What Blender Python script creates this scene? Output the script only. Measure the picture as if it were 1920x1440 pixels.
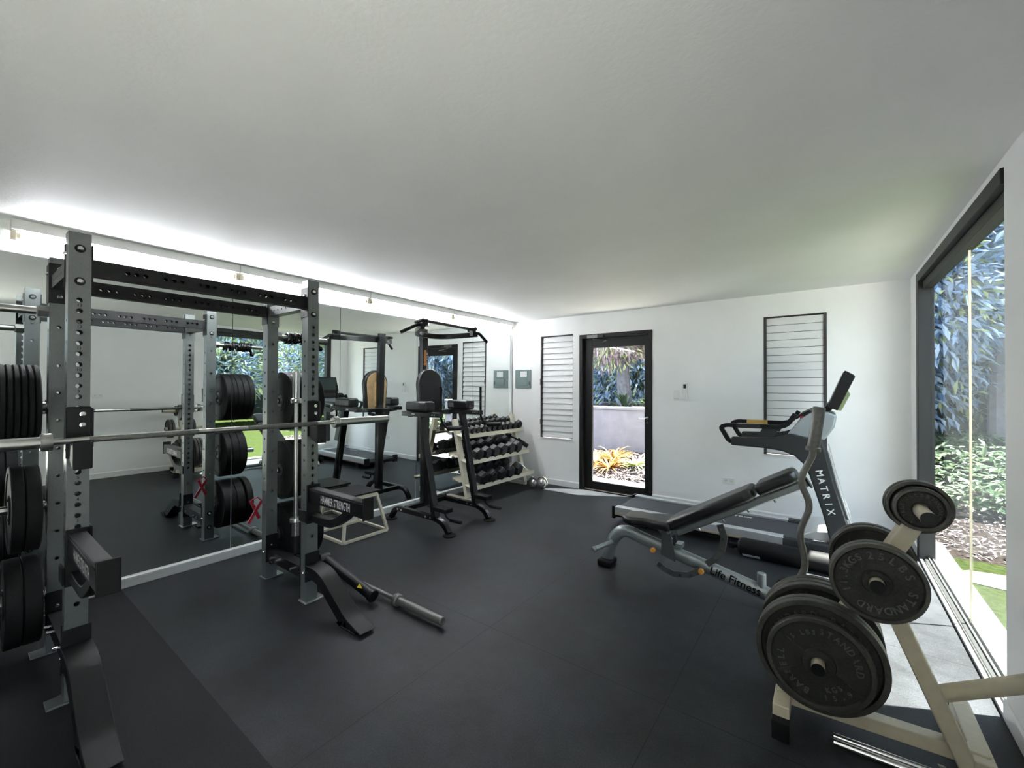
import bpy, math, random
from mathutils import Vector, Matrix
PI = math.pi
random.seed(7)
S = bpy.context.scene
COL = S.collection
for o in list(bpy.data.objects):
    bpy.data.objects.remove(o, do_unlink=True)

# ------------------------------------------------------------------ camera
yaw, pitch, roll = math.radians(36.785), math.radians(0.407), math.radians(0.129)
Fv = Vector((-math.sin(yaw)*math.cos(pitch), math.cos(yaw)*math.cos(pitch), math.sin(pitch)))
Rv = Vector((math.cos(yaw), math.sin(yaw), 0)); Uv = Rv.cross(Fv)
R2 = Rv*math.cos(roll) + Uv*math.sin(roll); U2 = -Rv*math.sin(roll) + Uv*math.cos(roll)
cd = bpy.data.cameras.new('camera'); cam = bpy.data.objects.new('camera', cd); COL.objects.link(cam)
cd.sensor_fit = 'HORIZONTAL'; cd.sensor_width = 36; cd.lens = 14.834; cd.clip_start = 0.02; cd.clip_end = 300
M = Matrix((( R2.x, U2.x, -Fv.x, 4.054), (R2.y, U2.y, -Fv.y, 0.0), (R2.z, U2.z, -Fv.z, 1.448), (0, 0, 0, 1)))
cam.matrix_world = M
S.camera = cam

# ------------------------------------------------------------------ world, sun, exposure
w = bpy.data.worlds.new('world'); S.world = w; w.use_nodes = True
nt = w.node_tree; bg = nt.nodes['Background']
sky = nt.nodes.new('ShaderNodeTexSky'); sky.sky_type = 'HOSEK_WILKIE'
sky.sun_direction = (0.36, 0.2, 0.91); sky.turbidity = 3.0; sky.ground_albedo = 0.3
mixs = nt.nodes.new('ShaderNodeMixRGB'); mixs.inputs[0].default_value = 0.6
mixs.inputs[2].default_value = (0.95, 1.05, 1.2, 1)
nt.links.new(sky.outputs[0], mixs.inputs[1]); nt.links.new(mixs.outputs[0], bg.inputs[0])
bg.inputs[1].default_value = 4.6
sd = bpy.data.lights.new('sun', 'SUN'); sd.energy = 60; sd.angle = math.radians(0.6); sd.color = (1, 0.95, 0.87)
sun = bpy.data.objects.new('sun', sd); COL.objects.link(sun)
el = math.radians(65.5); hx, hy = -0.882, -0.471
sun.rotation_euler = Vector((hx*math.cos(el), hy*math.cos(el), -math.sin(el))).to_track_quat('-Z', 'Y').to_euler()
sun.location = (9, 8, 9)
TUBE_STRENGTH = 66.0
S.view_settings.view_transform = 'Standard'; S.view_settings.look = 'None'
S.view_settings.exposure = 0.75; S.view_settings.gamma = 1.0
try: S.view_settings.use_curve_mapping = False
except Exception: pass
S.cycles.max_bounces = 12; S.cycles.diffuse_bounces = 8; S.cycles.glossy_bounces = 5
S.cycles.transparent_max_bounces = 12
S.cycles.caustics_reflective = False; S.cycles.caustics_refractive = False
S.cycles.sample_clamp_indirect = 12.0

# ------------------------------------------------------------------ materials
def mat(name, col, rough=0.5, metal=0.0, spec=0.5, noise=0.0, nscale=20.0, bump=0.0, bscale=60.0, emit=None, estr=0.0, coat=0.0, detail=4.0):
    m = bpy.data.materials.new(name); m.use_nodes = True
    n = m.node_tree.nodes; l = m.node_tree.links; b = n['Principled BSDF']
    b.inputs['Base Color'].default_value = (*col, 1); b.inputs['Roughness'].default_value = rough
    b.inputs['Metallic'].default_value = metal; b.inputs['Specular IOR Level'].default_value = spec
    if coat: b.inputs['Coat Weight'].default_value = coat
    geo = n.new('ShaderNodeNewGeometry')
    if noise > 0:
        t = n.new('ShaderNodeTexNoise'); t.inputs['Scale'].default_value = nscale; t.inputs['Detail'].default_value = detail
        l.new(geo.outputs['Position'], t.inputs['Vector'])
        r = n.new('ShaderNodeValToRGB')
        r.color_ramp.elements[0].position = 0.3; r.color_ramp.elements[1].position = 0.7
        r.color_ramp.elements[0].color = (*[c*(1-noise) for c in col], 1)
        r.color_ramp.elements[1].color = (*[min(1, c*(1+noise)) for c in col], 1)
        l.new(t.outputs['Fac'], r.inputs[0]); l.new(r.outputs[0], b.inputs['Base Color'])
    if bump > 0:
        t2 = n.new('ShaderNodeTexNoise'); t2.inputs['Scale'].default_value = bscale; t2.inputs['Detail'].default_value = 3
        l.new(geo.outputs['Position'], t2.inputs['Vector'])
        bp = n.new('ShaderNodeBump'); bp.inputs['Strength'].default_value = bump; bp.inputs['Distance'].default_value = 0.004
        l.new(t2.outputs['Fac'], bp.inputs['Height']); l.new(bp.outputs[0], b.inputs['Normal'])
    if emit:
        b.inputs['Emission Color'].default_value = (*emit, 1); b.inputs['Emission Strength'].default_value = estr
    return m
WALL = mat('white_wall_paint', (0.86, 0.865, 0.86), 0.6, noise=0.02, nscale=3, bump=0.25, bscale=140)
CEIL = mat('ceiling_paint', (0.87, 0.875, 0.87), 0.6, noise=0.02, nscale=2, bump=0.3, bscale=60)
TRIM = mat('white_trim_paint', (0.78, 0.79, 0.78), 0.35)
BLACKFR = mat('black_door_aluminium', (0.007, 0.0065, 0.0065), 0.5, spec=0.25)
WINFR = mat('grey_window_aluminium', (0.018, 0.019, 0.019), 0.5, spec=0.3)
ALU = mat('bright_aluminium', (0.62, 0.63, 0.64), 0.3, metal=0.9)
CHROME = mat('chrome', (0.75, 0.75, 0.75), 0.16, metal=1.0)
STEEL = mat('brushed_steel', (0.5, 0.5, 0.48), 0.3, metal=1.0)
DULLSTEEL = mat('worn_grey_steel', (0.15, 0.15, 0.14), 0.5, metal=0.6, noise=0.15, nscale=60)
RACKG = mat('grey_metallic_powder_coat', (0.14, 0.152, 0.15), 0.36, metal=0.4, noise=0.06, nscale=120)
RACKB = mat('black_powder_coat', (0.007, 0.007, 0.0078), 0.5, spec=0.25, noise=0.1, nscale=100)
BLACK = mat('black_paint', (0.005, 0.005, 0.0055), 0.45, spec=0.25)
BLACKG = mat('gloss_black_paint', (0.005, 0.005, 0.0055), 0.25, spec=0.4)
RUBBER = mat('black_rubber_plate', (0.004, 0.004, 0.0043), 0.6, spec=0.2, bump=0.2, bscale=200)
HEXRUB = mat('black_hex_rubber', (0.008, 0.008, 0.010), 0.45, spec=0.35)
IRON = mat('worn_cast_iron', (0.015, 0.0135, 0.0105), 0.55, metal=0.1, noise=0.4, nscale=90, bump=0.6, bscale=170)
IRONHI = mat('worn_raised_letters', (0.085, 0.082, 0.07), 0.5, metal=0.2, noise=0.3, nscale=90)
IRONRIM = mat('worn_cast_iron_rim', (0.055, 0.052, 0.044), 0.42, metal=0.3, noise=0.25, nscale=60)
BEIGE = mat('beige_powder_coat', (0.54, 0.49, 0.37), 0.4, noise=0.05, nscale=30)
CREAM = mat('cream_powder_coat', (0.74, 0.69, 0.56), 0.4, noise=0.04, nscale=30)
LEATHER = mat('black_vinyl', (0.008, 0.008, 0.0095), 0.33, bump=0.15, bscale=260)
PLY = mat('bare_plywood', (0.55, 0.38, 0.2), 0.6, noise=0.15, nscale=12)
BENCHD = mat('dark_grey_bench_plate', (0.09, 0.095, 0.098), 0.4, metal=0.4)
BENCHG = mat('silver_grey_paint', (0.3, 0.33, 0.335), 0.3, metal=0.55)
TMGREY = mat('dark_grey_plastic', (0.026, 0.0275, 0.029), 0.5, spec=0.3)
TMLIGHT = mat('silver_plastic', (0.28, 0.31, 0.33), 0.32, metal=0.2)
TMSILVER = mat('silver_side_rail', (0.55, 0.56, 0.57), 0.35, metal=0.6)
BELT = mat('treadmill_belt', (0.022, 0.024, 0.032), 0.55, bump=0.3, bscale=300)
GOLD = mat('gold_stripe', (0.5, 0.3, 0.08), 0.4)
ORANGE = mat('orange_knob', (0.7, 0.3, 0.04), 0.4)
RED = mat('red_plastic', (0.3, 0.008, 0.02), 0.4)
YELLOW = mat('yellow_sticker', (0.85, 0.6, 0.03), 0.4)
WHITE = mat('white_print', (0.72, 0.72, 0.72), 0.5)
WHITEP = mat('white_plastic', (0.78, 0.78, 0.76), 0.4)
STICKOR = mat('orange_sticker', (0.55, 0.22, 0.05), 0.4)
PANELG = mat('grey_green_enamel', (0.17, 0.225, 0.215), 0.4)
PANELD = mat('dark_grey_green_enamel', (0.09, 0.125, 0.12), 0.4)
DARKSCR = mat('dark_display', (0.03, 0.05, 0.05), 0.2)
TUBEM = mat('lit_tube', (1, 1, 1), 0.5, emit=(0.93, 0.96, 1.0), estr=TUBE_STRENGTH)
SLAT = mat('white_louvre_slat', (0.72, 0.73, 0.73), 0.4)
BRONZE = mat('dark_bronze_channel', (0.03, 0.026, 0.024), 0.5)
GRANITE = mat('pale_granite', (0.10, 0.10, 0.10), 0.5, noise=0.35, nscale=140)
CONC = mat('pale_concrete', (0.09, 0.085, 0.075), 0.8, noise=0.1, nscale=9)
PAVE = mat('sunlit_paving', (0.55, 0.535, 0.51), 0.8, noise=0.08, nscale=6)
CONCW = mat('lavender_grey_render', (0.16, 0.152, 0.175), 0.8, noise=0.12, nscale=4)
TREEB = mat('bark', (0.14, 0.135, 0.15), 0.8, noise=0.3, nscale=14, bump=0.7, bscale=30)
KETTLE = mat('chromed_grey_weight', (0.32, 0.31, 0.3), 0.28, metal=0.8, noise=0.2, nscale=40)
NAVY = mat('navy_label', (0.02, 0.02, 0.06), 0.4)
LABELGR = mat('green_screen_back', (0.2, 0.24, 0.12), 0.4)

def floor_mat(name, base, dark, seams, spec_r=(0.5, 0.7)):
    m = bpy.data.materials.new(name); m.use_nodes = True
    n = m.node_tree.nodes; l = m.node_tree.links; b = n['Principled BSDF']
    geo = n.new('ShaderNodeNewGeometry')
    t = n.new('ShaderNodeTexNoise'); t.inputs['Scale'].default_value = 1.6; t.inputs['Detail'].default_value = 8; t.inputs['Roughness'].default_value = 0.7
    l.new(geo.outputs['Position'], t.inputs['Vector'])
    r = n.new('ShaderNodeValToRGB'); r.color_ramp.elements[0].position = 0.35; r.color_ramp.elements[1].position = 0.7
    r.color_ramp.elements[0].color = (*dark, 1); r.color_ramp.elements[1].color = (*base, 1)
    l.new(t.outputs['Fac'], r.inputs[0])
    f = n.new('ShaderNodeTexNoise'); f.inputs['Scale'].default_value = 130; f.inputs['Detail'].default_value = 3
    l.new(geo.outputs['Position'], f.inputs['Vector'])
    fr = n.new('ShaderNodeMapRange'); fr.inputs[1].default_value = 0.3; fr.inputs[2].default_value = 0.75; fr.inputs[3].default_value = 0.72; fr.inputs[4].default_value = 1.35
    l.new(f.outputs['Fac'], fr.inputs[0])
    mul = n.new('ShaderNodeMixRGB'); mul.blend_type = 'MULTIPLY'; mul.inputs[0].default_value = 1
    l.new(r.outputs[0], mul.inputs[1]); l.new(fr.outputs[0], mul.inputs[2])
    cur = mul.outputs[0]
    sep = n.new('ShaderNodeSeparateXYZ'); l.new(geo.outputs['Position'], sep.inputs[0])
    for ax, v in seams:
        s = n.new('ShaderNodeMath'); s.operation = 'SUBTRACT'; l.new(sep.outputs[ax], s.inputs[0]); s.inputs[1].default_value = v
        a = n.new('ShaderNodeMath'); a.operation = 'ABSOLUTE'; l.new(s.outputs[0], a.inputs[0])
        c = n.new('ShaderNodeMath'); c.operation = 'LESS_THAN'; l.new(a.outputs[0], c.inputs[0]); c.inputs[1].default_value = 0.0022
        mm = n.new('ShaderNodeMixRGB'); mm.inputs[2].default_value = (0.004, 0.004, 0.004, 1)
        l.new(c.outputs[0], mm.inputs[0]); l.new(cur, mm.inputs[1]); cur = mm.outputs[0]
    l.new(cur, b.inputs['Base Color'])
    b.inputs['Specular IOR Level'].default_value = 0.2
    rr = n.new('ShaderNodeMapRange'); rr.inputs[3].default_value = spec_r[0]; rr.inputs[4].default_value = spec_r[1]
    l.new(t.outputs['Fac'], rr.inputs[0]); l.new(rr.outputs[0], b.inputs['Roughness'])
    bp = n.new('ShaderNodeBump'); bp.inputs['Strength'].default_value = 0.35; bp.inputs['Distance'].default_value = 0.002
    l.new(f.outputs['Fac'], bp.inputs['Height']); l.new(bp.outputs[0], b.inputs['Normal'])
    return m
FLOORM = floor_mat('worn_rubber_flooring', (0.031, 0.0335, 0.0375), (0.0095, 0.0102, 0.0115), [(1, 1.97), (1, 3.19), (1, 4.41), (0, 2.42), (0, 3.455)], (0.42, 0.6))
FLOORD = floor_mat('newer_black_rubber', (0.0125, 0.012, 0.014), (0.009, 0.0088, 0.010), [(1, -0.47)], (0.6, 0.75))

def glass_mat():
    m = bpy.data.materials.new('window_glass'); m.use_nodes = True
    n = m.node_tree.nodes; l = m.node_tree.links; n.clear()
    o = n.new('ShaderNodeOutputMaterial'); t = n.new('ShaderNodeBsdfTransparent'); t.inputs[0].default_value = (0.93, 0.96, 0.96, 1)
    g = n.new('ShaderNodeBsdfGlossy'); g.inputs['Roughness'].default_value = 0.0
    lw = n.new('ShaderNodeLayerWeight'); lw.inputs[0].default_value = 0.5
    pw = n.new('ShaderNodeMath'); pw.operation = 'POWER'; pw.inputs[1].default_value = 4.5; l.new(lw.outputs['Facing'], pw.inputs[0])
    f = n.new('ShaderNodeMath'); f.operation = 'MULTIPLY_ADD'; f.inputs[1].default_value = 0.45; f.inputs[2].default_value = 0.02; l.new(pw.outputs[0], f.inputs[0])
    mx = n.new('ShaderNodeMixShader'); l.new(f.outputs[0], mx.inputs[0]); l.new(t.outputs[0], mx.inputs[1]); l.new(g.outputs[0], mx.inputs[2])
    l.new(mx.outputs[0], o.inputs[0]); return m
GLASS = glass_mat()
def mirror_mat():
    m = bpy.data.materials.new('silvered_mirror'); m.use_nodes = True
    n = m.node_tree.nodes; l = m.node_tree.links; n.clear()
    o = n.new('ShaderNodeOutputMaterial'); g = n.new('ShaderNodeBsdfGlossy')
    g.inputs['Roughness'].default_value = 0.0; g.inputs['Color'].default_value = (0.85, 0.895, 0.875, 1)
    l.new(g.outputs[0], o.inputs[0]); return m
MIRROR = mirror_mat()
def leaf_mat(name, c1, c2, scale=3.0, rough=0.45, trans=0.3):
    m = bpy.data.materials.new(name); m.use_nodes = True
    n = m.node_tree.nodes; l = m.node_tree.links; b = n['Principled BSDF']
    geo = n.new('ShaderNodeNewGeometry'); r = n.new('ShaderNodeValToRGB')
    r.color_ramp.elements[0].color = (*c1, 1); r.color_ramp.elements[1].color = (*c2, 1)
    l.new(geo.outputs['Random Per Island'], r.inputs[0]); l.new(r.outputs[0], b.inputs['Base Color'])
    b.inputs['Roughness'].default_value = rough
    tr = n.new('ShaderNodeBsdfTranslucent'); l.new(r.outputs[0], tr.inputs[0])
    mx = n.new('ShaderNodeMixShader'); mx.inputs[0].default_value = trans
    o = n['Material Output']; l.new(b.outputs[0], mx.inputs[1]); l.new(tr.outputs[0], mx.inputs[2]); l.new(mx.outputs[0], o.inputs[0])
    return m
LEAFB = leaf_mat('sky_tinted_leaves', (0.09, 0.17, 0.30), (0.48, 0.6, 0.74))  # blue sky reflection and whitish highlights put into the leaf colours
LEAFY = leaf_mat('yellow_green_leaves', (0.26, 0.34, 0.13), (0.6, 0.66, 0.34))
LEAFG = leaf_mat('ground_cover_leaves', (0.03, 0.065, 0.035), (0.1, 0.14, 0.07))
LEAFO = leaf_mat('orange_strap_leaves', (0.26, 0.085, 0.03), (0.36, 0.25, 0.06))
LEAFP = leaf_mat('pink_leaves', (0.26, 0.17, 0.2), (0.5, 0.42, 0.46))
LITTER = leaf_mat('dry_leaf_litter', (0.03, 0.022, 0.022), (0.11, 0.09, 0.095), trans=0.1)
GRASSM = mat('lawn_grass', (0.019, 0.026, 0.009), 0.9, spec=0.0, noise=0.4, nscale=26, bump=1.0, bscale=120, detail=8)
MULCH = mat('mulch_soil', (0.022, 0.018, 0.016), 0.9, spec=0.0, noise=0.5, nscale=26, bump=1.0, bscale=60, detail=8)
LITG = mat('litter_covered_soil', (0.045, 0.035, 0.036), 0.9, noise=0.5, nscale=22, bump=1.0, bscale=50, detail=8)

# ------------------------------------------------------------------ mesh builder
def V(*a): return Vector(a)
def frame_from(d, up=(0, 0, 1)):
    d = Vector(d).normalized(); u = Vector(up)
    if abs(d.dot(u.normalized())) > 0.999: u = Vector((1, 0, 0))
    s = u.cross(d).normalized(); u = d.cross(s).normalized()
    return s, u, d
class MB:
    def __init__(s): s.v = []; s.f = []; s.m = []; s.mi = 0
    def add(s, vs, fs, mi=None):
        k = len(s.v); s.v += [Vector(p) for p in vs]; s.f += [tuple(i+k for i in f) for f in fs]
        s.m += [s.mi if mi is None else mi]*len(fs); return s
    def box(s, a, b, mi=None):
        x0, y0, z0 = [min(a[i], b[i]) for i in range(3)]; x1, y1, z1 = [max(a[i], b[i]) for i in range(3)]
        return s.add([(x0,y0,z0),(x1,y0,z0),(x1,y1,z0),(x0,y1,z0),(x0,y0,z1),(x1,y0,z1),(x1,y1,z1),(x0,y1,z1)],
                     [(0,3,2,1),(4,5,6,7),(0,1,5,4),(1,2,6,5),(2,3,7,6),(3,0,4,7)], mi)
    def beam(s, p0, p1, w, h, up=(0, 0, 1), mi=None):
        p0, p1 = Vector(p0), Vector(p1); a, u, d = frame_from(p1-p0, up)
        q = [(-w/2,-h/2),(w/2,-h/2),(w/2,h/2),(-w/2,h/2)]
        vs = [p0+a*x+u*y for x, y in q]+[p1+a*x+u*y for x, y in q]
        return s.add(vs, [(3,2,1,0),(4,5,6,7),(0,1,5,4),(1,2,6,5),(2,3,7,6),(3,0,4,7)], mi)
    def sweep(s, pts, prof, up=(0, 0, 1), mi=None, caps=True):
        # prof: list of 2D points in (side, up) ; consistent frame from fixed up
        pts = [Vector(p) for p in pts]; n = len(pts); k = len(prof); vs = []
        for i in range(n):
            if i == 0: d = pts[1]-pts[0]
            elif i == n-1: d = pts[-1]-pts[-2]
            else: d = (pts[i]-pts[i-1]).normalized()+(pts[i+1]-pts[i]).normalized()
            d.normalize(); a = Vector(up).cross(d)
            if a.length < 1e-4: a = Vector((1, 0, 0)).cross(d)
            a.normalize(); u = d.cross(a)
            sc = 1.0
            if 0 < i < n-1:
                c = max(0.35, (pts[i]-pts[i-1]).normalized().dot(d)); sc = 1/c
            vs += [pts[i]+a*x+u*y*sc for x, y in prof]
        fs = []
        for i in range(n-1):
            for j in range(k):
                j2 = (j+1) % k; fs.append((i*k+j, i*k+j2, (i+1)*k+j2, (i+1)*k+j))
        if caps: fs.append(tuple(reversed(range(k)))); fs.append(tuple((n-1)*k+j for j in range(k)))
        return s.add(vs, fs, mi)
    def rsweep(s, pts, w, h, side, mi=None):
        # rectangular tube bent in the plane normal to 'side'; w along side
        pts = [Vector(p) for p in pts]; sd = Vector(side).normalized(); n = len(pts); vs = []
        for i in range(n):
            if i == 0: d = pts[1]-pts[0]; c = 1
            elif i == n-1: d = pts[-1]-pts[-2]; c = 1
            else:
                d1 = (pts[i]-pts[i-1]).normalized(); d = d1+(pts[i+1]-pts[i]).normalized(); d.normalize(); c = max(.3, d1.dot(d))
            d.normalize(); u = d.cross(sd).normalized()
            vs += [pts[i]+sd*x+u*y/c for x, y in ((-w/2,-h/2),(w/2,-h/2),(w/2,h/2),(-w/2,h/2))]
        fs = []
        for i in range(n-1):
            for j in range(4):
                j2 = (j+1) % 4; fs.append((i*4+j, i*4+j2, (i+1)*4+j2, (i+1)*4+j))
        fs += [(3,2,1,0), tuple((n-1)*4+j for j in range(4))]
        return s.add(vs, fs, mi)
    def tube(s, pts, r, seg=12, mi=None, caps=True):
        pts = [Vector(p) for p in pts]; n = len(pts); rs = r if isinstance(r, (list, tuple)) else [r]*n
        d0 = (pts[1]-pts[0]).normalized(); a, u, _ = frame_from(d0); vs = []; prev = d0
        for i in range(n):
            if i == 0: d = d0
            elif i == n-1: d = (pts[-1]-pts[-2]).normalized()
            else: d = ((pts[i]-pts[i-1]).normalized()+(pts[i+1]-pts[i]).normalized()).normalized()
            q = prev.rotation_difference(d); a = q @ a; u = q @ u; prev = d
            vs += [pts[i]+(a*math.cos(2*PI*j/seg)+u*math.sin(2*PI*j/seg))*rs[i] for j in range(seg)]
        fs = []
        for i in range(n-1):
            for j in range(seg):
                j2 = (j+1) % seg; fs.append((i*seg+j, i*seg+j2, (i+1)*seg+j2, (i+1)*seg+j))
        if caps: fs.append(tuple(reversed(range(seg)))); fs.append(tuple((n-1)*seg+j for j in range(seg)))
        return s.add(vs, fs, mi)
    def lathe(s, prof, o, d, seg=32, mi=None, mis=None):
        # prof: list of (r, t) ; closed ends if r==0
        a, u, d = frame_from(d); o = Vector(o); vs = []; idx = []
        for r, t in prof:
            if r < 1e-6: idx.append([len(vs)]); vs.append(o+d*t)
            else: idx.append(list(range(len(vs), len(vs)+seg))); vs += [o+d*t+(a*math.cos(2*PI*j/seg)+u*math.sin(2*PI*j/seg))*r for j in range(seg)]
        fs = []; fm = []
        for i in range(len(prof)-1):
            A, B = idx[i], idx[i+1]
            for j in range(seg):
                j2 = (j+1) % seg
                if len(A) == 1 and len(B) == 1: continue
                if len(A) == 1: fs.append((A[0], B[j2], B[j]))
                elif len(B) == 1: fs.append((A[j], A[j2], B[0]))
                else: fs.append((A[j], A[j2], B[j2], B[j]))
                fm.append((mis[i] if mis else (s.mi if mi is None else mi)))
        k = len(s.v); s.v += vs; s.f += [tuple(i+k for i in f) for f in fs]; s.m += fm; return s
    def cyl(s, p0, p1, r, seg=16, mi=None):
        p0, p1 = Vector(p0), Vector(p1); L = (p1-p0).length
        return s.lathe([(0,0),(r,0),(r,L),(0,L)], p0, p1-p0, seg, mi)
    def prism(s, poly, o, ax, ay, n, t, mi=None):
        # poly 2D, extruded by t along n
        o, ax, ay, n = Vector(o), Vector(ax), Vector(ay), Vector(n); k = len(poly)
        vs = [o+ax*x+ay*y for x, y in poly]+[o+ax*x+ay*y+n*t for x, y in poly]
        fs = [tuple(reversed(range(k))), tuple(range(k, 2*k))]+[(i, (i+1) % k, (i+1) % k+k, i+k) for i in range(k)]
        return s.add(vs, fs, mi)
    def sphere(s, c, r, seg=16, mi=None, sc=(1,1,1)):
        c = Vector(c); vs = []; fs = []; rings = seg//2
        for i in range(rings+1):
            th = PI*i/rings
            for j in range(seg):
                ph = 2*PI*j/seg
                vs.append(c+Vector((r*math.sin(th)*math.cos(ph)*sc[0], r*math.sin(th)*math.sin(ph)*sc[1], r*math.cos(th)*sc[2])))
        for i in range(rings):
            for j in range(seg):
                j2 = (j+1) % seg; fs.append((i*seg+j, (i+1)*seg+j, (i+1)*seg+j2, i*seg+j2))
        return s.add(vs, fs, mi)
    def merge(s, o, M4=None, mi=None):
        k = len(s.v); s.v += [(M4 @ p if M4 else p.copy()) for p in o.v]; s.f += [tuple(i+k for i in f) for f in o.f]
        s.m += ([mi]*len(o.f) if mi is not None else o.m); return s

def arc(c, r, a0, a1, n, ax, ay):
    c = Vector(c); ax = Vector(ax); ay = Vector(ay)
    return [c+ax*(r*math.cos(math.radians(a0+(a1-a0)*i/n)))+ay*(r*math.sin(math.radians(a0+(a1-a0)*i/n))) for i in range(n+1)]
def smooth_path(pts, r=0.05, n=5):
    pts = [Vector(p) for p in pts]; out = [pts[0]]
    for i in range(1, len(pts)-1):
        a, b, c = pts[i-1], pts[i], pts[i+1]; rr = min(r, (a-b).length*0.49, (c-b).length*0.49)
        p = b+(a-b).normalized()*rr; q = b+(c-b).normalized()*rr
        for k in range(n+1):
            t = k/n; out.append(p*(1-t)**2+b*2*t*(1-t)+q*t*t)
    out.append(pts[-1]); return out

_tc = {}
def text_mb(txt, size, ext=0.0):
    key = (txt, round(size, 5), round(ext, 5))
    if key not in _tc:
        cu = bpy.data.curves.new('lettering_source', 'FONT'); cu.body = txt; cu.size = size; cu.extrude = ext
        cu.align_x = 'CENTER'; cu.align_y = 'CENTER'; cu.resolution_u = 3; cu.offset = 0.012*size
        ob = bpy.data.objects.new('lettering_source', cu); COL.objects.link(ob)
        dg = bpy.context.evaluated_depsgraph_get(); me = bpy.data.meshes.new_from_object(ob.evaluated_get(dg))
        mb = MB(); mb.add([v.co.copy() for v in me.vertices], [tuple(p.vertices) for p in me.polygons])
        bpy.data.objects.remove(ob, do_unlink=True); bpy.data.meshes.remove(me); bpy.data.curves.remove(cu)
        _tc[key] = mb
    return _tc[key]
def put_text(mb, txt, size, o, xd, n, ext=0.0005, mi=None, sx=1.0):
    """text centred at o, reading along xd, facing n"""
    xd = Vector(xd).normalized(); n = Vector(n).normalized(); yd = n.cross(xd).normalized(); o = Vector(o)
    M4 = Matrix(((xd.x*sx, yd.x, n.x, o.x), (xd.y*sx, yd.y, n.y, o.y), (xd.z*sx, yd.z, n.z, o.z), (0, 0, 0, 1)))
    mb.merge(text_mb(txt, size, ext), M4, mi)
def ring_text(mb, txt, size, c, n, xref, R, a_mid, spread, ext=0.001, mi=None, inward=False, sx=1.0):
    """letters around a circle; angles in degrees counter-clockwise from xref about n"""
    n = Vector(n).normalized(); x = Vector(xref).normalized(); y = n.cross(x); c = Vector(c); k = len(txt)
    for i, ch in enumerate(txt):
        if ch == ' ': continue
        t = (i-(k-1)/2)*spread
        a = math.radians(a_mid-t if not inward else a_mid+t)
        rad = x*math.cos(a)+y*math.sin(a); tan = y*math.cos(a)-x*math.sin(a)
        xd = -tan if not inward else tan
        put_text(mb, ch, size, c+rad*R, xd, n, ext, mi, sx)

def fit_text(mb, txt, wdt, hgt, o, xd, n, ext=0.0005, mi=None):
    """text scaled to an exact width and letter height"""
    t = text_mb(txt, 1.0, 0.0); xs = [v.x for v in t.v]; ys = [v.y for v in t.v]; cx = (min(xs)+max(xs))/2; cy = (min(ys)+max(ys))/2
    sx = wdt/(max(xs)-min(xs)); sy = hgt/(max(ys)-min(ys))
    xd = Vector(xd).normalized(); n = Vector(n).normalized(); yd = n.cross(xd).normalized(); o = Vector(o)
    mb.add([o+xd*((v.x-cx)*sx)+yd*((v.y-cy)*sy)+n*ext for v in t.v], t.f, mi)
# ------------------------------------------------------------------ objects
def wloc(o):
    p = Vector((0, 0, 0))
    while o is not None: p += o.location; o = o.parent
    return p
def tag(o, label=None, cat=None, group=None, kind=None):
    if label: o['label'] = label
    if cat: o['category'] = cat
    if group: o['group'] = group
    if kind: o['kind'] = kind
    return o
def thing(name, loc, label, cat, group=None):
    o = bpy.data.objects.new(name, None); o.empty_display_size = 0.1; COL.objects.link(o); o.location = loc
    return tag(o, label, cat, group)
def obj(name, mb, mats, parent=None, loc=None, bevel=0.0, smooth=35, local=False, seg=2, kind=None):
    """mesh object; vertices are in world space unless local=True"""
    me = bpy.data.meshes.new(name)
    off = Vector((0, 0, 0))
    if not local:
        off = wloc(parent) if parent is not None else Vector(loc or (0, 0, 0))
    me.from_pydata([tuple(v-off) for v in mb.v], [], mb.f)
    if not isinstance(mats, (list, tuple)): mats = [mats]
    for m in mats: me.materials.append(m)
    if len(mats) > 1: me.polygons.foreach_set('material_index', mb.m)
    me.validate(); me.update()
    if smooth:
        me.polygons.foreach_set('use_smooth', [True]*len(me.polygons)); me.set_sharp_from_angle(angle=math.radians(smooth))
    o = bpy.data.objects.new(name, me); COL.objects.link(o)
    if parent is not None: o.parent = parent
    elif loc is not None: o.location = loc
    if bevel:
        b = o.modifiers.new('bevel', 'BEVEL'); b.width = bevel; b.segments = seg; b.limit_method = 'ANGLE'; b.angle_limit = math.radians(40); b.harden_normals = False
    if kind: o['kind'] = kind
    return o
def each(name, mbs, mats, parent, **k):
    return [obj(name, b, mats, parent, **k) for b in mbs]
def struct(name, mb, m, parent=None, bevel=0.0, smooth=0):
    return obj(name, mb, m, parent, bevel=bevel, smooth=smooth, kind='structure')
def dup(src, loc=None, rot=None, parent=None, label=None, group=None):
    r = src.copy(); COL.objects.link(r)
    if parent is not None: r.parent = parent
    if loc is not None: r.location = loc
    if rot is not None: r.rotation_euler = rot
    if label: r['label'] = label
    if group: r['group'] = group
    for ch in [c for c in bpy.data.objects if c.parent == src]:
        dup(ch, parent=r)
    return r

W, L, H = 4.68, 5.402, 2.472
YB = -1.7
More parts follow.
